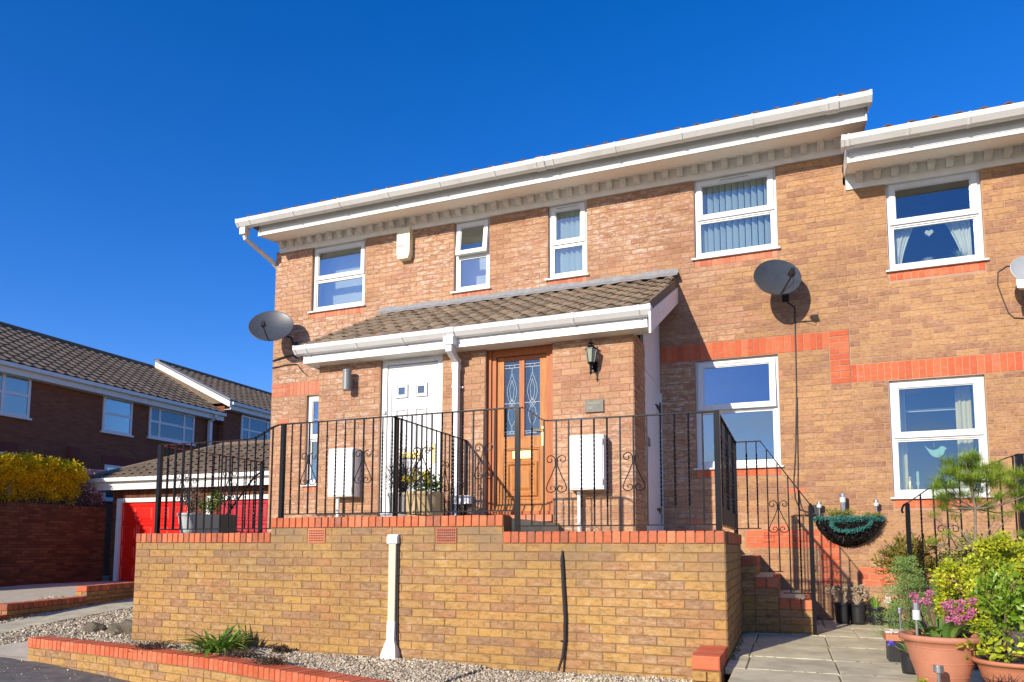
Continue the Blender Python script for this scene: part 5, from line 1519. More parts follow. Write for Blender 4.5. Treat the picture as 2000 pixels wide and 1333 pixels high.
fh2 = far_house(-19.79, 20.96, 34, 5.44, 7.30, 3.5, 'farther shaded brick house with a white gable verge just left of the terrace house',
    [(21.85, 23.85, 4.0, 5.1, [.42, 1.5], .55)], [])
mb = MB()
for s_, m_ in ((1, 0),):
    a = Vector((-19.79 + .34, 20.9, 5.44)); b = Vector((-19.79 - 3.5, 20.9, 7.30))
    mb.obox((a + b) / 2 - Vector((0, 0, .12)), (b - a) / 2, (0, .05, 0), (0, 0, .11))
mb.build('verge_board', M['white'], fh2)
mb = MB(); mb.obox((a + b) / 2 + Vector((0, .12, .05)), (b - a) / 2, (0, .16, 0), (0, 0, .03)); mb.build('verge_tiles', M['lead'], fh2)
mb = MB(); mb.box(-20.05, -19.93, 20.42, 20.54, 1.0, 4.66); mb.tube([(-19.73, 20.48, 4.88), (-19.74, 20.48, 4.76), (-19.99, 20.48, 4.60)], .055, 8); mb.build('rainwater_pipe', M['white'], fh1)
mb = MB(); mb.box(-20.09 + .002, -19.98, 15.0, 15.3, 2.62, 2.95); mb.build('alarm_cover', M['far_red'], fh1)

# washing line
tw = empty('towel', (-18.96, 15.08, 1.9), 'pink towel hanging on the washing line behind the hedge', 'towel')
mb = MB(); n = 10; vs = []
for i in range(n + 1):
    t_ = i / n
    vs += [(-19.22 + .52 * t_, 14.96 + .26 * t_ + .02 * math.sin(t_ * 9), 1.80), (-19.22 + .52 * t_, 14.96 + .26 * t_, 2.235 - .01 * math.sin(t_ * PI))]
mb.add(vs, [(2 * i, 2 * i + 2, 2 * i + 3, 2 * i + 1) for i in range(n)]); mb.build('cloth', M['pink'], tw)
mb = MB(); mb.tube([(-21, 14.1, 2.40), (-19.2, 14.97, 2.235), (-18.6, 15.2, 2.18), (-17.9, 15.4, 2.14), (-16.8, 15.2, 2.35)], .009, 4); cb = mb.build('washing_line', M['white']); tag(cb, 'white washing line strung above the garage roof edge', 'washing line')
for k, x in enumerate((-18.35, -18.12, -17.75)):
    pg = MB(); pg.obox((x, 15.28 + .05 * k, 2.13), (.02, 0, .01), (0, .01, 0), (.0, 0, .05)); o = pg.build('clothes_peg', M['white'], loc=(x, 15.28, 2.1)); tag(o, ('white peg on the washing line nearest the pink towel', 'white peg in the middle of the three on the washing line', 'white peg on the washing line nearest the garage ridge')[k], 'peg', 'white pegs on the washing line')

# ---------------------------------------------------------------- plants
def leafcloud(mb, c, rad, n, size, aspect=.5, clump=0, shell=.55, up=.3, lo=-1.0, csz=.22, flat=1):
    """n leaves in an uneven ellipsoid built of clumps"""
    c = np.array(c); rad = np.array(rad)
    cl = []
    for _ in range(clump or 1):
        while True:
            d = RNG.normal(size=3); d /= np.linalg.norm(d)
            if d[2] > lo: break
        cl.append(d * RNG.uniform(shell, 1.0) * rad if clump else np.zeros(3))
    cl = np.array(cl)
    V = []; F = []; T = []
    for i in range(n):
        if clump:
            k = RNG.integers(len(cl)); p = cl[k] + RNG.normal(size=3) * rad * csz; tb = ((k * 37) % 17) / 17 * .45
        else:
            d = RNG.normal(size=3); d /= np.linalg.norm(d); p = d * rad * RNG.uniform(shell, 1) ; tb = .2
        a = RNG.normal(size=3); a[2] = abs(a[2]) * up + a[2] * (1 - up) + up * .5
        a /= np.linalg.norm(a); out = p / (np.linalg.norm(p) + 1e-6); a = a * .7 + out * .5; a /= np.linalg.norm(a)
        s_ = np.cross(a, RNG.normal(size=3)); s_ /= np.linalg.norm(s_)
        L_ = size * RNG.uniform(.6, 1.3); W_ = L_ * aspect * .5
        q = c + p; nn = np.cross(s_, a)
        b = len(mb.v)
        mb.v += [tuple(q), tuple(q + a * L_ * .5 + s_ * W_ + nn * W_ * .3), tuple(q + a * L_), tuple(q + a * L_ * .5 - s_ * W_ + nn * W_ * .3)]
        mb.f += [(b, b + 1, b + 2), (b, b + 2, b + 3)]
        mb.t += [float(np.clip(tb + RNG.uniform(0, .55), 0, 1))] * 4
def twigs(mb, c, rad, n, r=.006, base=None, z0=None):
    c = Vector(c)
    for _ in range(n):
        d = Vector(RNG.normal(size=3)); d.normalize()
        e = Vector((c.x + d.x * rad[0] * .8, c.y + d.y * rad[1] * .8, c.z + abs(d.z) * rad[2] * .7))
        b = Vector(base) if base else Vector((c.x + d.x * rad[0] * .15, c.y + d.y * rad[1] * .15, z0))
        m_ = b.lerp(e, .5) + Vector((random.uniform(-.03, .03), random.uniform(-.03, .03), .04))
        mb.tube([b, m_, e], [r, r * .7, r * .35], 5)
def pot(parent, c, rt, rb, h, mat, rim=.012, rings=(), squash=(1, 1), name='pot', n=28):
    x, y, z = c
    prof = [(rb, 0)]
    prof += [(rb + (rt - rb) * t ** .8, h * t) for t in (.15, .3, .45, .6, .75, .86)]
    prof += [(rt, h * .88), (rt + rim, h * .90), (rt + rim * 1.2, h * .97), (rt + rim * .8, h), (rt - rim, h), (rt - rim, h * .93)]
    mb = MB(); mb.lathe((x, y, z), prof[:-1] + [(rt - rim, h * .90), (.001, h * .90)], n, squash=squash); o = mb.build(name, M[mat], parent, smooth=False)
    for p in o.data.polygons: p.use_smooth = True
    mb = MB(); mb.lathe((x, y, z), [(rt - rim * 1.1, h * .905), (rt - rim * 1.1, h * .925), (.001, h * .93)], n, squash=squash); mb.build('soil', M['soil'], parent)
    if rings:
        mb = MB()
        for t in rings:
            r_ = rb + (rt - rb) * t ** .8
            mb.lathe((x, y, z + h * t), [(r_ * .99, -.004), (r_ + .003, -.002), (r_ + .003, .002), (r_ * .99, .004)], n, squash=squash)
        mb.build('band', M[mat], parent)
    return o
def plant(name, loc, label, cat='plant', group=None): return empty(name, loc, label, cat, group)

# terracotta pot with bergenia
p1 = plant('flower_pot', (.88, 5.25, FLAG), 'large terracotta bowl pot with pink flowers and broad leaves at the bottom right', 'flower pot')
pot(p1, (.885, 5.26, FLAG - .005), .222, .115, .335, 'terra', .016, (.25, .5, .78))
P1 = Vector((.885, 5.26, -.555))
for i in range(26):
    a = random.uniform(0, 2 * PI); r_ = random.uniform(.05, .13)
    if math.sin(a) > .6 and random.random() < .4: continue
    b = P1 + Vector((r_ * math.cos(a), r_ * math.sin(a), 0)); t_ = b + Vector((math.cos(a) * .12, math.sin(a) * .12, random.uniform(.02, .13)))
    mb = MB(); bladeleaf(mb, b, t_, random.uniform(.045, .07), .02, 6); mb.build('leaf', M['leaf_bergenia'], p1, loc=b)
mb = MB(); FLW = [(-.150, -.07, .255), (-.135, -.075, .205), (-.08, -.06, .215), (-.055, -.03, .265), (.045, -.05, .18), (.06, -.02, .215), (.075, -.06, .145), (.10, -.05, .17), (.04, -.08, .115), (.12, -.07, .125), (.075, -.09, .105), (.155, -.05, .135), (.03, .0, .195), (.175, .0, .16), (.20, .08, .22), (.11, -.06, .215)]
for f_ in FLW: mb.tube([P1 + Vector((f_[0] * .3, f_[1] * .3, 0)), P1 + Vector((f_[0] * .8, f_[1] * .8, f_[2] * .6)), P1 + Vector(f_)], .005, 5)
mb.build('flower_stem', M['leaf_red'], p1)
for f_ in FLW:
    mb = MB(); leafcloud(mb, P1 + Vector(f_), (.022, .022, .018), 42, .018, .8, shell=.3); mb.build('flower', M['petal_pink'], p1, loc=P1 + Vector(f_))
# second terracotta pot with bright leaves
p2 = plant('potted_shrub', (1.2, 5.1, FLAG), 'orange terracotta pot holding a bright green and yellow leaved shrub', 'potted shrub')
pot(p2, (1.235, 5.10, FLAG - .005), .205, .12, .22, 'terra2', .014, (.5,))
mb = MB(); twigs(mb, (1.2, 5.15, -.35), (.16, .14, .28), 14, .008, (1.195, 5.14, -.66)); mb.build('stem', M['bark'], p2)
mb = MB(); leafcloud(mb, (1.24, 5.15, -.36), (.19, .16, .24), 1300, .042, .55, 50, .25, csz=.14); mb.build('foliage', M['leaf_bright'], p2, kind='stuff')
mb = MB(); leafcloud(mb, (1.12, 5.05, -.60), (.16, .10, .08), 130, .05, .6, 16, .3); mb.build('low_foliage', M['leaf_yel'], p2, kind='stuff')
for i in range(22):
    a = random.uniform(0, 2 * PI); c_ = Vector((1.24 + .17 * math.cos(a), 5.10 - abs(math.sin(a)) * .16, random.uniform(-.55, -.10)))
    mb = MB(); bladeleaf(mb, c_, c_ + Vector((math.cos(a) * .05, -.04, .04)), .032, .008, 4); mb.build('leaf', M['leaf_bright'], p2, loc=c_)
# euonymus
eu = plant('euonymus_bush', (1.25, 6.1, FLAG), 'dense yellow-green variegated bush behind the pink flowered pot', 'bush')
mb = MB(); twigs(mb, (1.25, 6.1, -.3), (.33, .3, .35), 24, .009, None, FLAG); mb.build('branches', M['bark'], eu)
mb = MB(); leafcloud(mb, (1.20, 6.02, -.34), (.26, .24, .24), 6500, .030, .6, 60, .5, csz=.10); leafcloud(mb, (1.42, 6.1, -.08), (.20, .2, .18), 3600, .028, .6, 36, .5, csz=.11); leafcloud(mb, (1.62, 6.2, -.22), (.26, .24, .28), 5200, .030, .6, 56, .5, csz=.10); mb.build('foliage', M['leaf_yel'], eu, kind='stuff')
eu2 = plant('golden_bush', (1.62, 6.75, FLAG), 'paler green bush rising at the right edge below the pine', 'bush')
mb = MB(); leafcloud(mb, (1.50, 6.75, -.10), (.30, .24, .24), 6000, .028, .5, 64, .5, csz=.11); mb.build('foliage', leaf_mat('olive_yellow_leaf', [(0, (.08, .12, .02)), (.5, (.24, .28, .05)), (1, (.48, .46, .12))]), eu2, kind='stuff')
mb = MB(); twigs(mb, (1.5, 6.75, -.2), (.3, .2, .3), 14, .009, None, FLAG); mb.build('branches', M['bark'], eu2)
# conifer
def conifer(c, h, r, n, label):
    o = plant('conifer', c, label, 'conifer', 'small blue-green conifers')
    mb = MB(); mb.tube([c, (c[0], c[1], c[2] + h * .9)], [.012, .004], 5); mb.build('trunk', M['bark'], o)
    mb = MB()
    for i in range(10):
        t_ = (i + .5) / 10; rr = r * (1.05 - t_ * .75) * random.uniform(.85, 1.1)
        leafcloud(mb, (c[0] + random.uniform(-.02, .02), c[1], c[2] + .10 + t_ * (h - .16)), (rr, rr, h / 14), n // 10, .017, .28, 16, .35, up=.8, csz=.2)
    mb.build('foliage', M['leaf_conifer'], o, kind='stuff')
conifer((.96, 7.1, FLAG), .82, .27, 14000, 'larger fluffy blue-green conifer right of the black pots')
conifer((1.20, 7.2, FLAG), .70, .12, 4000, 'smaller narrow blue-green conifer touching the larger one')
# photinia
ph = plant('photinia_bush', (1.2, 8.5, FLAG), 'bronze and green leaved bush against the wall behind the conifers', 'bush')
mb = MB(); twigs(mb, (1.2, 8.5, -.35), (.28, .25, .4), 16, .010, None, FLAG); mb.build('branches', M['bark'], ph)
mb = MB(); leafcloud(mb, (1.2, 8.5, -.14), (.33, .28, .26), 3600, .048, .42, 80, .3, up=.7, csz=.14); mb.build('foliage', M['leaf_photinia'], ph, kind='stuff')
# pine
pn = plant('pine_tree', (1.35, 6.5, FLAG), 'small open pine with bright needle tufts in front of the lower right window', 'pine')
def PP(px, py, dy=0): return Vector((1.354 + (px - 1895) * .00382, 6.5 + (px - 1895) * .0014 + dy, .766 - (py - 880) * .00382))
mb = MB()
tr = [PP(1905, 1290), PP(1903, 1180), PP(1896, 1080), PP(1900, 1000), PP(1893, 940), PP(1898, 885)]
mb.tube(tr, [.016, .015, .013, .010, .007, .004], 7); mb.build('trunk', M['wood'], pn)
TRK = list(tr)
tufts = [(1882, 888, -1), (1910, 885, 1), (1865, 915, 0), (1845, 915, -1), (1900, 905, 0), (1928, 915, 1), (1945, 920, 0), (1860, 960, 1), (1892, 935, 0), (1968, 915, 0), (1978, 940, 1), (1995, 955, -1), (1840, 985, 0), (1935, 1005, 0), (1898, 880, 0), (1870, 905, 1), (1852, 893, 0), (1915, 905, -1), (1838, 930, 1), (1855, 942, -1), (1828, 945, 0), (1848, 968, 1), (1880, 960, 0), (1912, 950, 1), (1935, 940, 0), (1950, 900, 1), (1958, 935, -1), (1975, 960, 0), (1990, 985, 1), (1925, 985, 0), (1872, 925, -1),
         (1822, 1000, 0), (1845, 1040, 0), (1818, 1055, 1), (1865, 1005, 1), (1990, 920, 0), (1940, 965, -1), (1962, 1000, 0), (1900, 925, -1), (1888, 900, 1), (1830, 965, -1), (1925, 925, -1), (1905, 970, 1), (1985, 1040, 0)]
mb = MB(); mb.tube(TRK, .004, 4)
for x, y, dd in tufts:
    t_ = PP(x, y + 18, dd * .07)
    j = min(range(1, 6), key=lambda k: abs(tr[k].z - (t_.z - .10)))
    bpt = tr[j]
    mb.tube([bpt, bpt.lerp(t_, .5) + Vector((0, 0, -.025)), t_, t_ + Vector((0, 0, .03))], [.006, .005, .004, .003], 5)
for k in range(16):
    a = tr[random.choice((1, 2, 3))]; e = a + Vector((random.uniform(-.35, .35), random.uniform(-.15, .15), random.uniform(.02, .22)))
    m_ = a.lerp(e, .55) + Vector((0, 0, -.03))
    mb.tube([a, m_, e], [.006, .004, .002], 5); mb.tube([m_, m_ + Vector((random.uniform(-.1, .1), 0, .09))], [.003, .002], 4)
mb.build('branches', M['wood'], pn)
mb = MB()
for x, y, dd in tufts:
    c_ = PP(x, y + 14, dd * .07); big = 1.0 if y < 990 else .55
    tb = random.uniform(0, .4)
    for i in range(int(330 * big)):
        a = random.uniform(0, 2 * PI); e = math.asin(random.uniform(-.35, .98))
        d = Vector((math.cos(a) * math.cos(e), math.sin(a) * math.cos(e), math.sin(e)))
        b = c_ + Vector((random.uniform(-.035, .035), random.uniform(-.03, .03), random.uniform(-.02, .02))) + d * .008
        bladeleaf(mb, b, b + d * random.uniform(.06, .11) * big, .0052, 0, 1, tint=min(1, tb + random.uniform(0, .6)))
mb.build('needles', M['leaf_pine'], pn, kind='stuff')

# hanging trough with solar lights
ht = plant('hanging_basket', (.68, YH, .2), 'half round black wall basket trimmed with teal mesh under the solar lights', 'hanging basket')
mb = MB(); n = 24; vs = []; bx, bz = .685, .345
for j in range(9):
    t_ = j / 8
    for i in range(n + 1):
        a = PI * i / n
        rr = math.cos(t_ * PI / 2) ** .6
        vs.append((bx + .365 * rr * math.cos(a), YH - .008 - .27 * rr * math.sin(a), bz - .34 * t_))
fs = [(j * (n + 1) + i, j * (n + 1) + i + 1, (j + 1) * (n + 1) + i + 1, (j + 1) * (n + 1) + i) for j in range(8) for i in range(n)]
mb.add(vs, fs); mb.build('liner', plain('black_basket_liner', (.008, .008, .009), .85, spec=.1), ht)
mb = MB(); mb.add([(bx + .35 * math.cos(PI * i / n), YH - .01 - .26 * math.sin(PI * i / n), bz - .005) for i in range(n + 1)], [tuple(range(n + 1))]); mb.build('soil', M['soil'], ht)
mb = MB()
for i in range(15):
    a = PI * (i + .5) / 15
    mb.tube([(bx + .37 * math.cos(t_ * PI / 2) ** .6 * math.cos(a), YH - .008 - .275 * math.cos(t_ * PI / 2) ** .6 * math.sin(a), bz - .34 * t_) for t_ in (0, .2, .4, .6, .8, .95)], .004, 5)
mb.build('wire_frame', M['iron'], ht)
mb = MB()
def fuzz(path, n, spread, r=.004):
    for i in range(n):
        t_ = random.random(); k = min(int(t_ * (len(path) - 1)), len(path) - 2); f_ = t_ * (len(path) - 1) - k
        p = Vector(path[k]).lerp(Vector(path[k + 1]), f_) + Vector(RNG.normal(size=3)) * spread
        q = p + Vector(RNG.normal(size=3)).normalized() * .022
        mb.tube([p, (p + q) / 2 + Vector(RNG.normal(size=3)) * .006, q], r * random.uniform(.5, 1), 3, cap=False)
rim = [(bx + .375 * math.cos(PI * i / 12), YH - .012 - .28 * math.sin(PI * i / 12), bz + .01) for i in range(13)]
fuzz(rim, 900, .012)
fuzz([(bx + .28 * math.cos(PI * i / 12), YH - .03 - .26 * math.sin(PI * i / 12), bz - .02 - .01 * math.sin(i)) for i in range(2, 11)], 260, .014)
fuzz([(.50, 9.30, bz - .02), (.49, 9.29, bz - .09), (.56, 9.26, bz - .145), (.68, 9.255, bz - .15), (.80, 9.27, bz - .125), (.90, 9.31, bz - .07), (.90, 9.31, bz - .01)], 620, .009)
mb.build('teal_trim', M['tealmesh'], ht, kind='stuff')
mb = MB()
for i in range(520):
    a = random.uniform(.08, .92) * PI; t_ = random.uniform(0, .75); rr = math.cos(t_ * PI / 2) ** .6
    p = Vector((bx + .37 * rr * math.cos(a), YH - .010 - .275 * rr * math.sin(a), bz - .34 * t_))
    mb.tube([p, p + Vector(RNG.normal(size=3)) * .012, p + Vector(RNG.normal(size=3)) * .02 + Vector((0, -.008, 0))], .003, 3, cap=False)
mb.build('liner_fibres', M['rubber'], ht, kind='stuff')
mb = MB(); leafcloud(mb, (.60, 9.38, .41), (.17, .10, .06), 900, .024, .5, 14, .2); leafcloud(mb, (.93, 9.40, .39), (.12, .08, .045), 380, .022, .5, 8, .2); leafcloud(mb, (.40, 9.42, .37), (.07, .05, .03), 90, .02, .5, 5, .2)
mb.build('foliage', leaf_mat('sparse_basket_green', [(0, (.12, .14, .02)), (1, (.40, .38, .08))]), ht, kind='stuff')

def solar(loc, h, kind, label, r=.02, hr=.03):
    o = empty('solar_light', loc, label, 'solar light', 'stainless solar garden lights')
    x, y, z = loc
    mb = MB(); mb.tube([(x, y, z - .05), (x, y, z + h)], r, 10); mb.build('stake', M['steel'], o, smooth=False)
    if kind == 'jar':
        mb = MB(); mb.lathe((x, y, z + h), [(r, 0), (hr * .9, .012), (hr, .035), (hr * .8, .05)], 12); mb.build('lens', M['clear'], o)
        mb = MB(); mb.lathe((x, y, z + h + .05), [(hr * .85, 0), (hr * 1.0, .004), (hr * 1.0, .03), (hr * .85, .034), (.001, .034)], 16); mb.build('cap', M['steel'], o)
    elif kind == 'cyl':
        mb = MB(); mb.lathe((x, y, z + h), [(hr, 0), (hr, .06)], 14); mb.build('lens', M['clear'], o)
        mb = MB(); mb.lathe((x, y, z + h + .061), [(hr, 0), (hr, .045), (.001, .046)], 14); mb.build('cap', M['steel'], o)
    else:
        mb = MB(); mb.lathe((x, y, z + h), [(r * 1.3, 0), (hr, .006), (hr, .042), (hr * .9, .048), (.001, .048)], 18); mb.build('cap', M['steel'], o)
    return o
solar((.365, 9.42, .34), .135, 'jar', 'solar light with glass jar head at the left end of the wall basket', .010, .030)
solar((.625, 9.40, .34), .205, 'cyl', 'tall steel tube solar light in the middle of the wall basket', .028, .033)
solar((.985, 9.42, .34), .145, 'jar', 'solar light with glass jar head at the right end of the wall basket', .010, .028)
# black pots along the wall
def blackpot(c, r, h, label, top='dead'):
    o = plant('plant_pot', c, label, 'plant pot', 'black plastic plant pots')
    pot(o, c, r, r * .82, h, 'black', .006, (), n=20)
    return o
a = blackpot((.56, 9.14, FLAG), .085, .24, 'black pot with dry brown flowerheads nearest the stair post')
b = blackpot((.72, 9.12, FLAG), .09, .24, 'black pot with dry brown flowerheads, second from the stair post')
c = blackpot((.91, 9.15, FLAG), .08, .20, 'shorter black pot with narrow green leaves')
d = blackpot((1.06, 8.9, FLAG), .075, .20, 'black pot with white flowers beside the conifer')
for o, (x, y) in ((a, (.56, 9.14)), (b, (.72, 9.12))):
    mb = MB()
    for i in range(34):
        an = random.uniform(0, 2 * PI); e = Vector((x + math.cos(an) * random.uniform(.03, .15), y + math.sin(an) * random.uniform(.02, .11), random.uniform(-.58, -.44)))
        mb.tube([(x, y, FLAG + .2), Vector((x, y, -.6)).lerp(e, .6), e], .003, 4)
        leafcloud(mb, e, (.022, .022, .016), 34, .020, .7, shell=.2)
    mb.build('dry_heads', M['dead'], o, kind='stuff')
for o, (x, y), n in ((c, (.91, 9.15), 40), (d, (1.06, 8.9), 30)):
    for i in range(n // 2):
        an = random.uniform(0, 2 * PI); b_ = Vector((x + .04 * math.cos(an), y + .04 * math.sin(an), FLAG + .18))
        mb = MB(); bladeleaf(mb, b_, b_ + Vector((math.cos(an) * .09, math.sin(an) * .07, random.uniform(.10, .2))), .014, .02, 4); mb.build('leaf', M['leaf_strap'], o, loc=b_)
for e in ((1.02, 8.82, -.50), (1.0, 8.84, -.56), (1.05, 8.86, -.44), (.98, 8.80, -.60)):
    mb = MB(); leafcloud(mb, e, (.022, .022, .02), 40, .026, .7, shell=.3); mb.build('flower', M['petal_white'], d, loc=e)
# seed tray with pebbles, blue flower pot
ty = empty('pebble_tray', (.80, 6.35, FLAG), 'square terracotta tray heaped with pebbles beside the big pot', 'tray')
BX('tray', M['terra2'], ty, .68, .90, 6.24, 6.46, -.71, -.66)
BX('crate', M['black'], ty, .70, .88, 6.26, 6.44, FLAG, -.711)
mb = MB()
for i in range(60):
    x = random.uniform(.68, .88); y = random.uniform(6.26, 6.44); s_ = random.uniform(.009, .016)
    mb.obox((x, y, -.652 + random.uniform(0, .012)), (s_, s_ * .4, 0), (-s_ * .4, s_, 0), (0, 0, s_ * .5))
mb.build('pebbles', leaf_mat('mixed_pebble', [(0, (.62, .60, .55)), (.6, (.70, .66, .58)), (.7, (.25, .40, .34)), (1, (.45, .16, .12))], .5, 0), ty, kind='stuff')
solar((.795, 6.33, -.65), .14, 'disc', 'slim solar light standing in the pebble tray', .007, .022)
solar((.735, 5.13, -.56), .115, 'cyl', 'solar light stuck in the left side of the pink flowered pot', .009, .022)
solar((.81, 4.94, FLAG), .13, 'disc', 'steel capped solar light in front of the pink flowered pot', .010, .028)
bp = plant('plant_pot', (.77, 5.74, FLAG), 'small black pot with one violet flower left of the terracotta bowl', 'plant pot', 'black plastic plant pots')
pot(bp, (.775, 5.74, FLAG), .07, .055, .155, 'black', .005, (), n=20)
for i in range(9):
    an = random.uniform(0, 2 * PI); b_ = Vector((.775 + .03 * math.cos(an), 5.74 + .03 * math.sin(an), -.72))
    mb = MB(); bladeleaf(mb, b_, b_ + Vector((math.cos(an) * .07, math.sin(an) * .06, random.uniform(.03, .10))), .03, .015, 4); mb.build('leaf', M['leaf_bergenia'], bp, loc=b_)
mb = MB(); mb.tube([(.76, 5.72, -.72), (.70, 5.70, -.70), (.655, 5.69, -.665)], .002, 4); mb.build('stem', M['leaf_bergenia'], bp)
mb = MB(); leafcloud(mb, (.65, 5.69, -.665), (.012, .012, .012), 26, .02, .7, shell=.2); mb.build('flower', M['petal_blue'], bp)
sg = plant('groundcover_plant', (.78, 4.95, FLAG), 'little green sprigs in front of the pink flowered pot', 'plant')
mb = MB(); leafcloud(mb, (.72, 4.98, -.82), (.05, .04, .045), 130, .022, .6, 8, .3); leafcloud(mb, (.88, 4.95, -.83), (.06, .04, .04), 150, .022, .6, 8, .3); mb.build('foliage', M['leaf_yel'], sg, kind='stuff')
bgp = plant('black_grass', (1.1, 4.75, FLAG), 'clump of black ornamental grass at the bottom right corner', 'grass')
mb = MB()
for i in range(420):
    a_ = random.uniform(0, 2 * PI); r_ = random.uniform(.0, .05); c_ = Vector((1.08 + r_ * math.cos(a_) + random.uniform(-.05, .12), 4.72 + r_ * math.sin(a_), FLAG + .02))
    e = Vector((math.cos(a_) * random.uniform(.08, .2), math.sin(a_) * random.uniform(.05, .15), random.uniform(.02, .16)))
    bladeleaf(mb, c_, c_ + e, .006, .03, 4)
mb.build('blades', M['grass_black'], bgp, kind='stuff')

# terrace pots
q = plant('potted_heather', (-3.98, 6.9, FL_L), 'grey pot with dark wispy heather in front of the white door', 'potted plant')
pot(q, (-3.96, 6.9, FL_L), .16, .12, .30, 'greypot', .008)
mb = MB()
for i in range(150):
    a_ = random.uniform(0, 2 * PI); r_ = random.uniform(.02, .25)
    b_ = Vector((-3.96, 6.9, .56)); e = b_ + Vector((r_ * math.cos(a_), r_ * math.sin(a_) * .8, random.uniform(.14, .62 - r_)))
    m_ = b_.lerp(e, .5) + Vector((random.uniform(-.02, .02), 0, 0)); mb.tube([b_, m_, e], .0022, 3)
    for k in range(16):
        p = m_.lerp(e, random.random()) + Vector(RNG.normal(size=3)) * .008
        bladeleaf(mb, p, p + Vector(RNG.normal(size=3)).normalized() * .022 + Vector((0, 0, .01)), .008, 0, 1)
leafcloud(mb, (-4.0, 6.86, .70), (.15, .12, .20), 1300, .022, .3, 40, .2, csz=.2)
mb.build('foliage', M['leaf_dark'], q, kind='stuff')
q2 = plant('potted_bush', (-3.68, 6.9, FL_L), 'beige square-ish pot with yellow tipped leaves beside the downpipe', 'potted plant')
pot(q2, (-3.68, 6.88, FL_L), .225, .17, .30, 'beige', .006, (.72,))
mb = MB(); leafcloud(mb, (-3.66, 6.88, .66), (.17, .14, .12), 620, .04, .5, 26, .3); mb.build('foliage', M['leaf_shade'], q2, kind='stuff')
mb = MB()
for e in ((-3.76, 6.80, .80), (-3.72, 6.78, .74), (-3.62, 6.80, .78), (-3.60, 6.78, .72), (-3.86, 6.78, .73), (-3.80, 6.82, .71)): leafcloud(mb, e, (.035, .03, .03), 46, .035, .55, shell=.2)
mb.build('yellow_tips', M['petal_yel'], q2, kind='stuff')
# left terrace planters
q3 = plant('potted_shrub', (-6.43, 6.35, FL_R), 'pale grey pot with a dry brown shrub at the left end of the terrace', 'potted shrub')
pot(q3, (-6.44, 6.35, FL_R), .13, .09, .24, 'ltgreypot', .008)
mb = MB(); twigs(mb, (-6.40, 6.35, .50), (.17, .13, .26), 40, .004, (-6.43, 6.35, .36)); mb.build('branches', M['wood'], q3)
mb = MB(); leafcloud(mb, (-6.40, 6.35, .53), (.17, .13, .17), 900, .022, .5, 40, .3); mb.build('foliage', leaf_mat('brown_dry_leaf', [(0, (.10, .06, .04)), (.5, (.28, .19, .13)), (1, (.46, .33, .24))], .8), q3, kind='stuff')
q4 = plant('planter_box', (-6.1, 6.35, FL_R), 'black planter box with a round green shrub behind the left railing', 'planter')
BX('box', M['black'], q4, -6.29, -5.90, 6.25, 6.5, FL_R, FL_R + .22)
mb = MB(); leafcloud(mb, (-6.12, 6.37, .50), (.13, .11, .15), 1100, .024, .6, 40, .4, csz=.16); mb.build('foliage', leaf_mat('box_shrub_green', [(0, (.03, .07, .01)), (.6, (.12, .20, .02)), (1, (.42, .46, .03))], .5), q4, kind='stuff')

# gravel bed plants and rocks
ag = plant('strap_leaf_plant', (-5.23, 5.55, BED), 'clump of long green strap leaves in the gravel behind the planter wall', 'plant')
AG = Vector((-5.22, 5.56, BED - .01))
for i in range(150):
    a_ = random.uniform(0, 2 * PI); L_ = random.uniform(.2, .46); el = random.uniform(.02, .80)
    b_ = AG + Vector((math.cos(a_) * .05 + random.uniform(-.10, .10), math.sin(a_) * .04, 0))
    e = b_ + Vector((math.cos(a_) * math.cos(el), math.sin(a_) * math.cos(el), math.sin(el))) * L_
    mb = MB(); bladeleaf(mb, b_, e, random.uniform(.022, .034), L_ * .16, 6); mb.build('leaf', M['leaf_strap'], ag, loc=b_)
for e in ((.19, .02, .30), (.25, .0, .27)):
    mb = MB(); bladeleaf(mb, AG, AG + Vector(e), .022, .03, 6, tint=.99); mb.build('leaf', M['leaf_agave'], ag, loc=AG)
for i, (x, y, r_, lb) in enumerate(((-5.98, 5.52, .24, 'dark brown low plant at the left end of the planter'), (-4.80, 5.42, .20, 'brown low plant just right of the strap leaf clump'), (-4.30, 5.20, .17, 'dark low clump against the red coping right of the strap leaves'), (-4.62, 5.75, .09, 'small brown plant at the foot of the retaining wall'))):
    o = plant('low_plant', (x, y, BED), lb, 'plant')
    mb = MB(); leafcloud(mb, (x, y, BED + .015), (r_, r_ * .55, .06), 900, .026, .5, 22, .3); mb.build('foliage', M['leaf_brown'], o, kind='stuff')
for i, (x, y, z, r_, lb) in enumerate(((-8.12, 7.0, GZ(7.0), .19, 'larger dark rock beside the end of the retaining wall'), (-8.62, 6.95, GZ(6.95), .15, 'flatter dark rock left of the larger rock'))):
    bm2 = bpy.data.meshes.new('rock'); import bmesh
    bm = bmesh.new(); bmesh.ops.create_icosphere(bm, subdivisions=3, radius=1)
    for v in bm.verts:
        k = 1 + .22 * math.sin(v.co.x * 3 + i) * math.cos(v.co.y * 4 + i * 2) + .10 * math.sin(v.co.z * 7 + v.co.x * 5)
        v.co = Vector((v.co.x * r_ * k * 1.15, v.co.y * r_ * k * .8, max(v.co.z, -.3) * r_ * .62 * k))
    bm.to_mesh(bm2); bm2.materials.append(M['rock'])
    o = bpy.data.objects.new('rock', bm2); o.location = (x, y, z + .03); C.objects.link(o); tag(o, lb, 'rock')

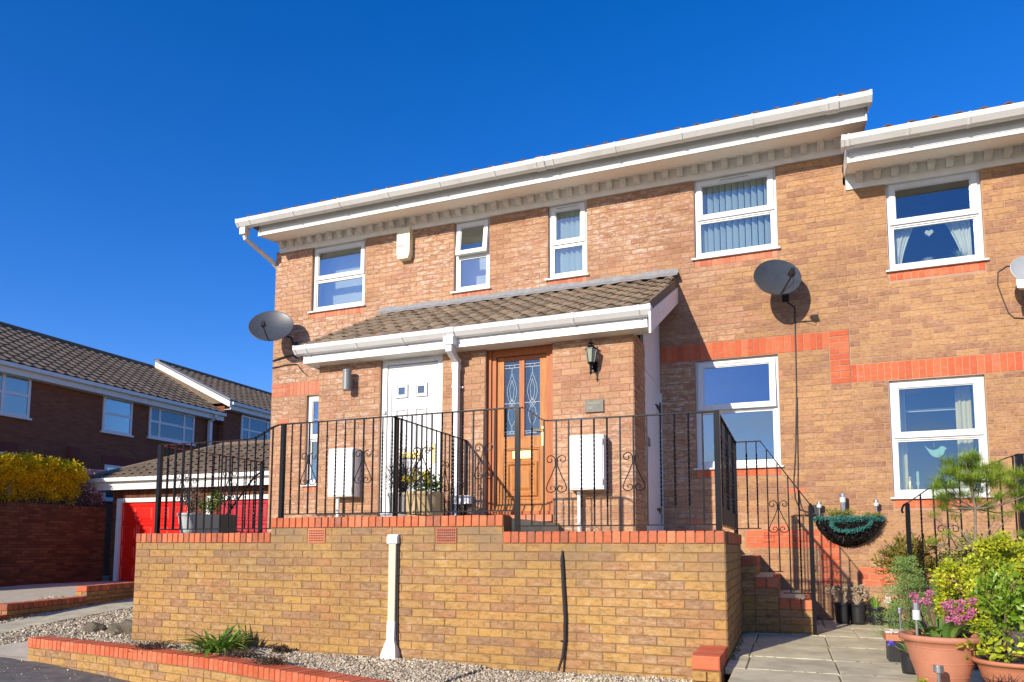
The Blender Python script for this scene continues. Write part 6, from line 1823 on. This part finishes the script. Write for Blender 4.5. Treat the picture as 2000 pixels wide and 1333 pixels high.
# forsythia hedge on the boundary wall
hg = plant('forsythia_hedge', (-17.9, 11.5, 0), 'golden yellow flowering hedge along the top of the boundary wall', 'hedge')
mb = MB()
stems = []
for i in range(44):
    y = 8.2 + i * .124 + random.uniform(-.05, .05); x = -17.8 + random.uniform(-.15, .15)
    top = Vector((x + random.uniform(-.3, .3), y + random.uniform(-.4, .4), random.uniform(1.6, 2.1))); b_ = Vector((x, y, .2))
    mb.tube([b_, b_.lerp(top, .5) + Vector((random.uniform(-.12, .12), random.uniform(-.15, .15), 0)), top], [.022, .016, .007], 5)
    mid = b_.lerp(top, .55)
    for k in range(3):
        e = mid + Vector((random.uniform(-.3, .3), random.uniform(-.4, .4), random.uniform(.2, .5))); mb.tube([mid, e], [.009, .004], 4)
mb.build('branches', M['bark'], hg)
mb = MB()
for i in range(11):
    y = 8.3 + i * .49
    leafcloud(mb, (-17.75, y, 1.86), (.46, .42, .34), 5000, .058, .7, 60, .5, csz=.17)
    leafcloud(mb, (-17.75, y, 1.42), (.38, .38, .35), 1700, .05, .6, 36, .4, csz=.18)
mb.build('blossom', M['leaf_forsythia'], hg, kind='stuff')
rs = plant('reddish_shrub', (-17.6, 13.75, .4), 'dark reddish shrub spilling over the wall end beside the garage', 'shrub')
mb = MB(); leafcloud(mb, (-17.5, 13.85, 1.22), (.35, .22, .34), 1500, .045, .5, 34, .4); mb.build('foliage', M['leaf_red'], rs, kind='stuff')
mb = MB(); leafcloud(mb, (-17.5, 13.8, 1.35), (.38, .24, .32), 700, .04, .7, 30, .5); mb.build('blossom', leaf_mat('pale_pink_blossom', [(0, (.45, .2, .24)), (1, (.8, .55, .58))]), rs, kind='stuff')
mb = MB(); twigs(mb, (-17.5, 13.85, 1.1), (.3, .2, .4), 12, .012, None, .4); mb.build('branches', M['bark'], rs)
ns = plant('green_shrub', (-18.2, 13.6, .4), 'narrow dark green shoots at the right end of the yellow hedge', 'shrub')
mb = MB(); leafcloud(mb, (-18.0, 13.45, 2.0), (.22, .25, .32), 700, .06, .3, 20, .3, up=.9); mb.build('foliage', M['leaf_shade'], ns, kind='stuff')
mb = MB(); twigs(mb, (-18.0, 13.45, 1.6), (.2, .2, .4), 9, .012, None, .4); mb.build('branches', M['bark'], ns)

# moss tufts in the paving joints and a few dead leaves
ms = plant('moss', (.3, 6.5, FLAG), 'thin green moss and weeds growing in the joints of the paving', 'moss'); 
mb = MB()
for y in rows[1:-1]:
    for i in range(26):
        x = random.uniform(-.3, 1.2); leafcloud(mb, (x, y + random.uniform(-.004, .004), FLAG - .004), (.016, .005, .004), 7, .010, .5, shell=.2)
for i in range(60):
    x = XR + .02 + random.uniform(0, .03); leafcloud(mb, (x, random.uniform(5.9, 7.8), FLAG), (.012, .012, .006), 8, .012, .5, shell=.2)
o = mb.build('sprigs', M['leaf_shade'], ms, kind='stuff')
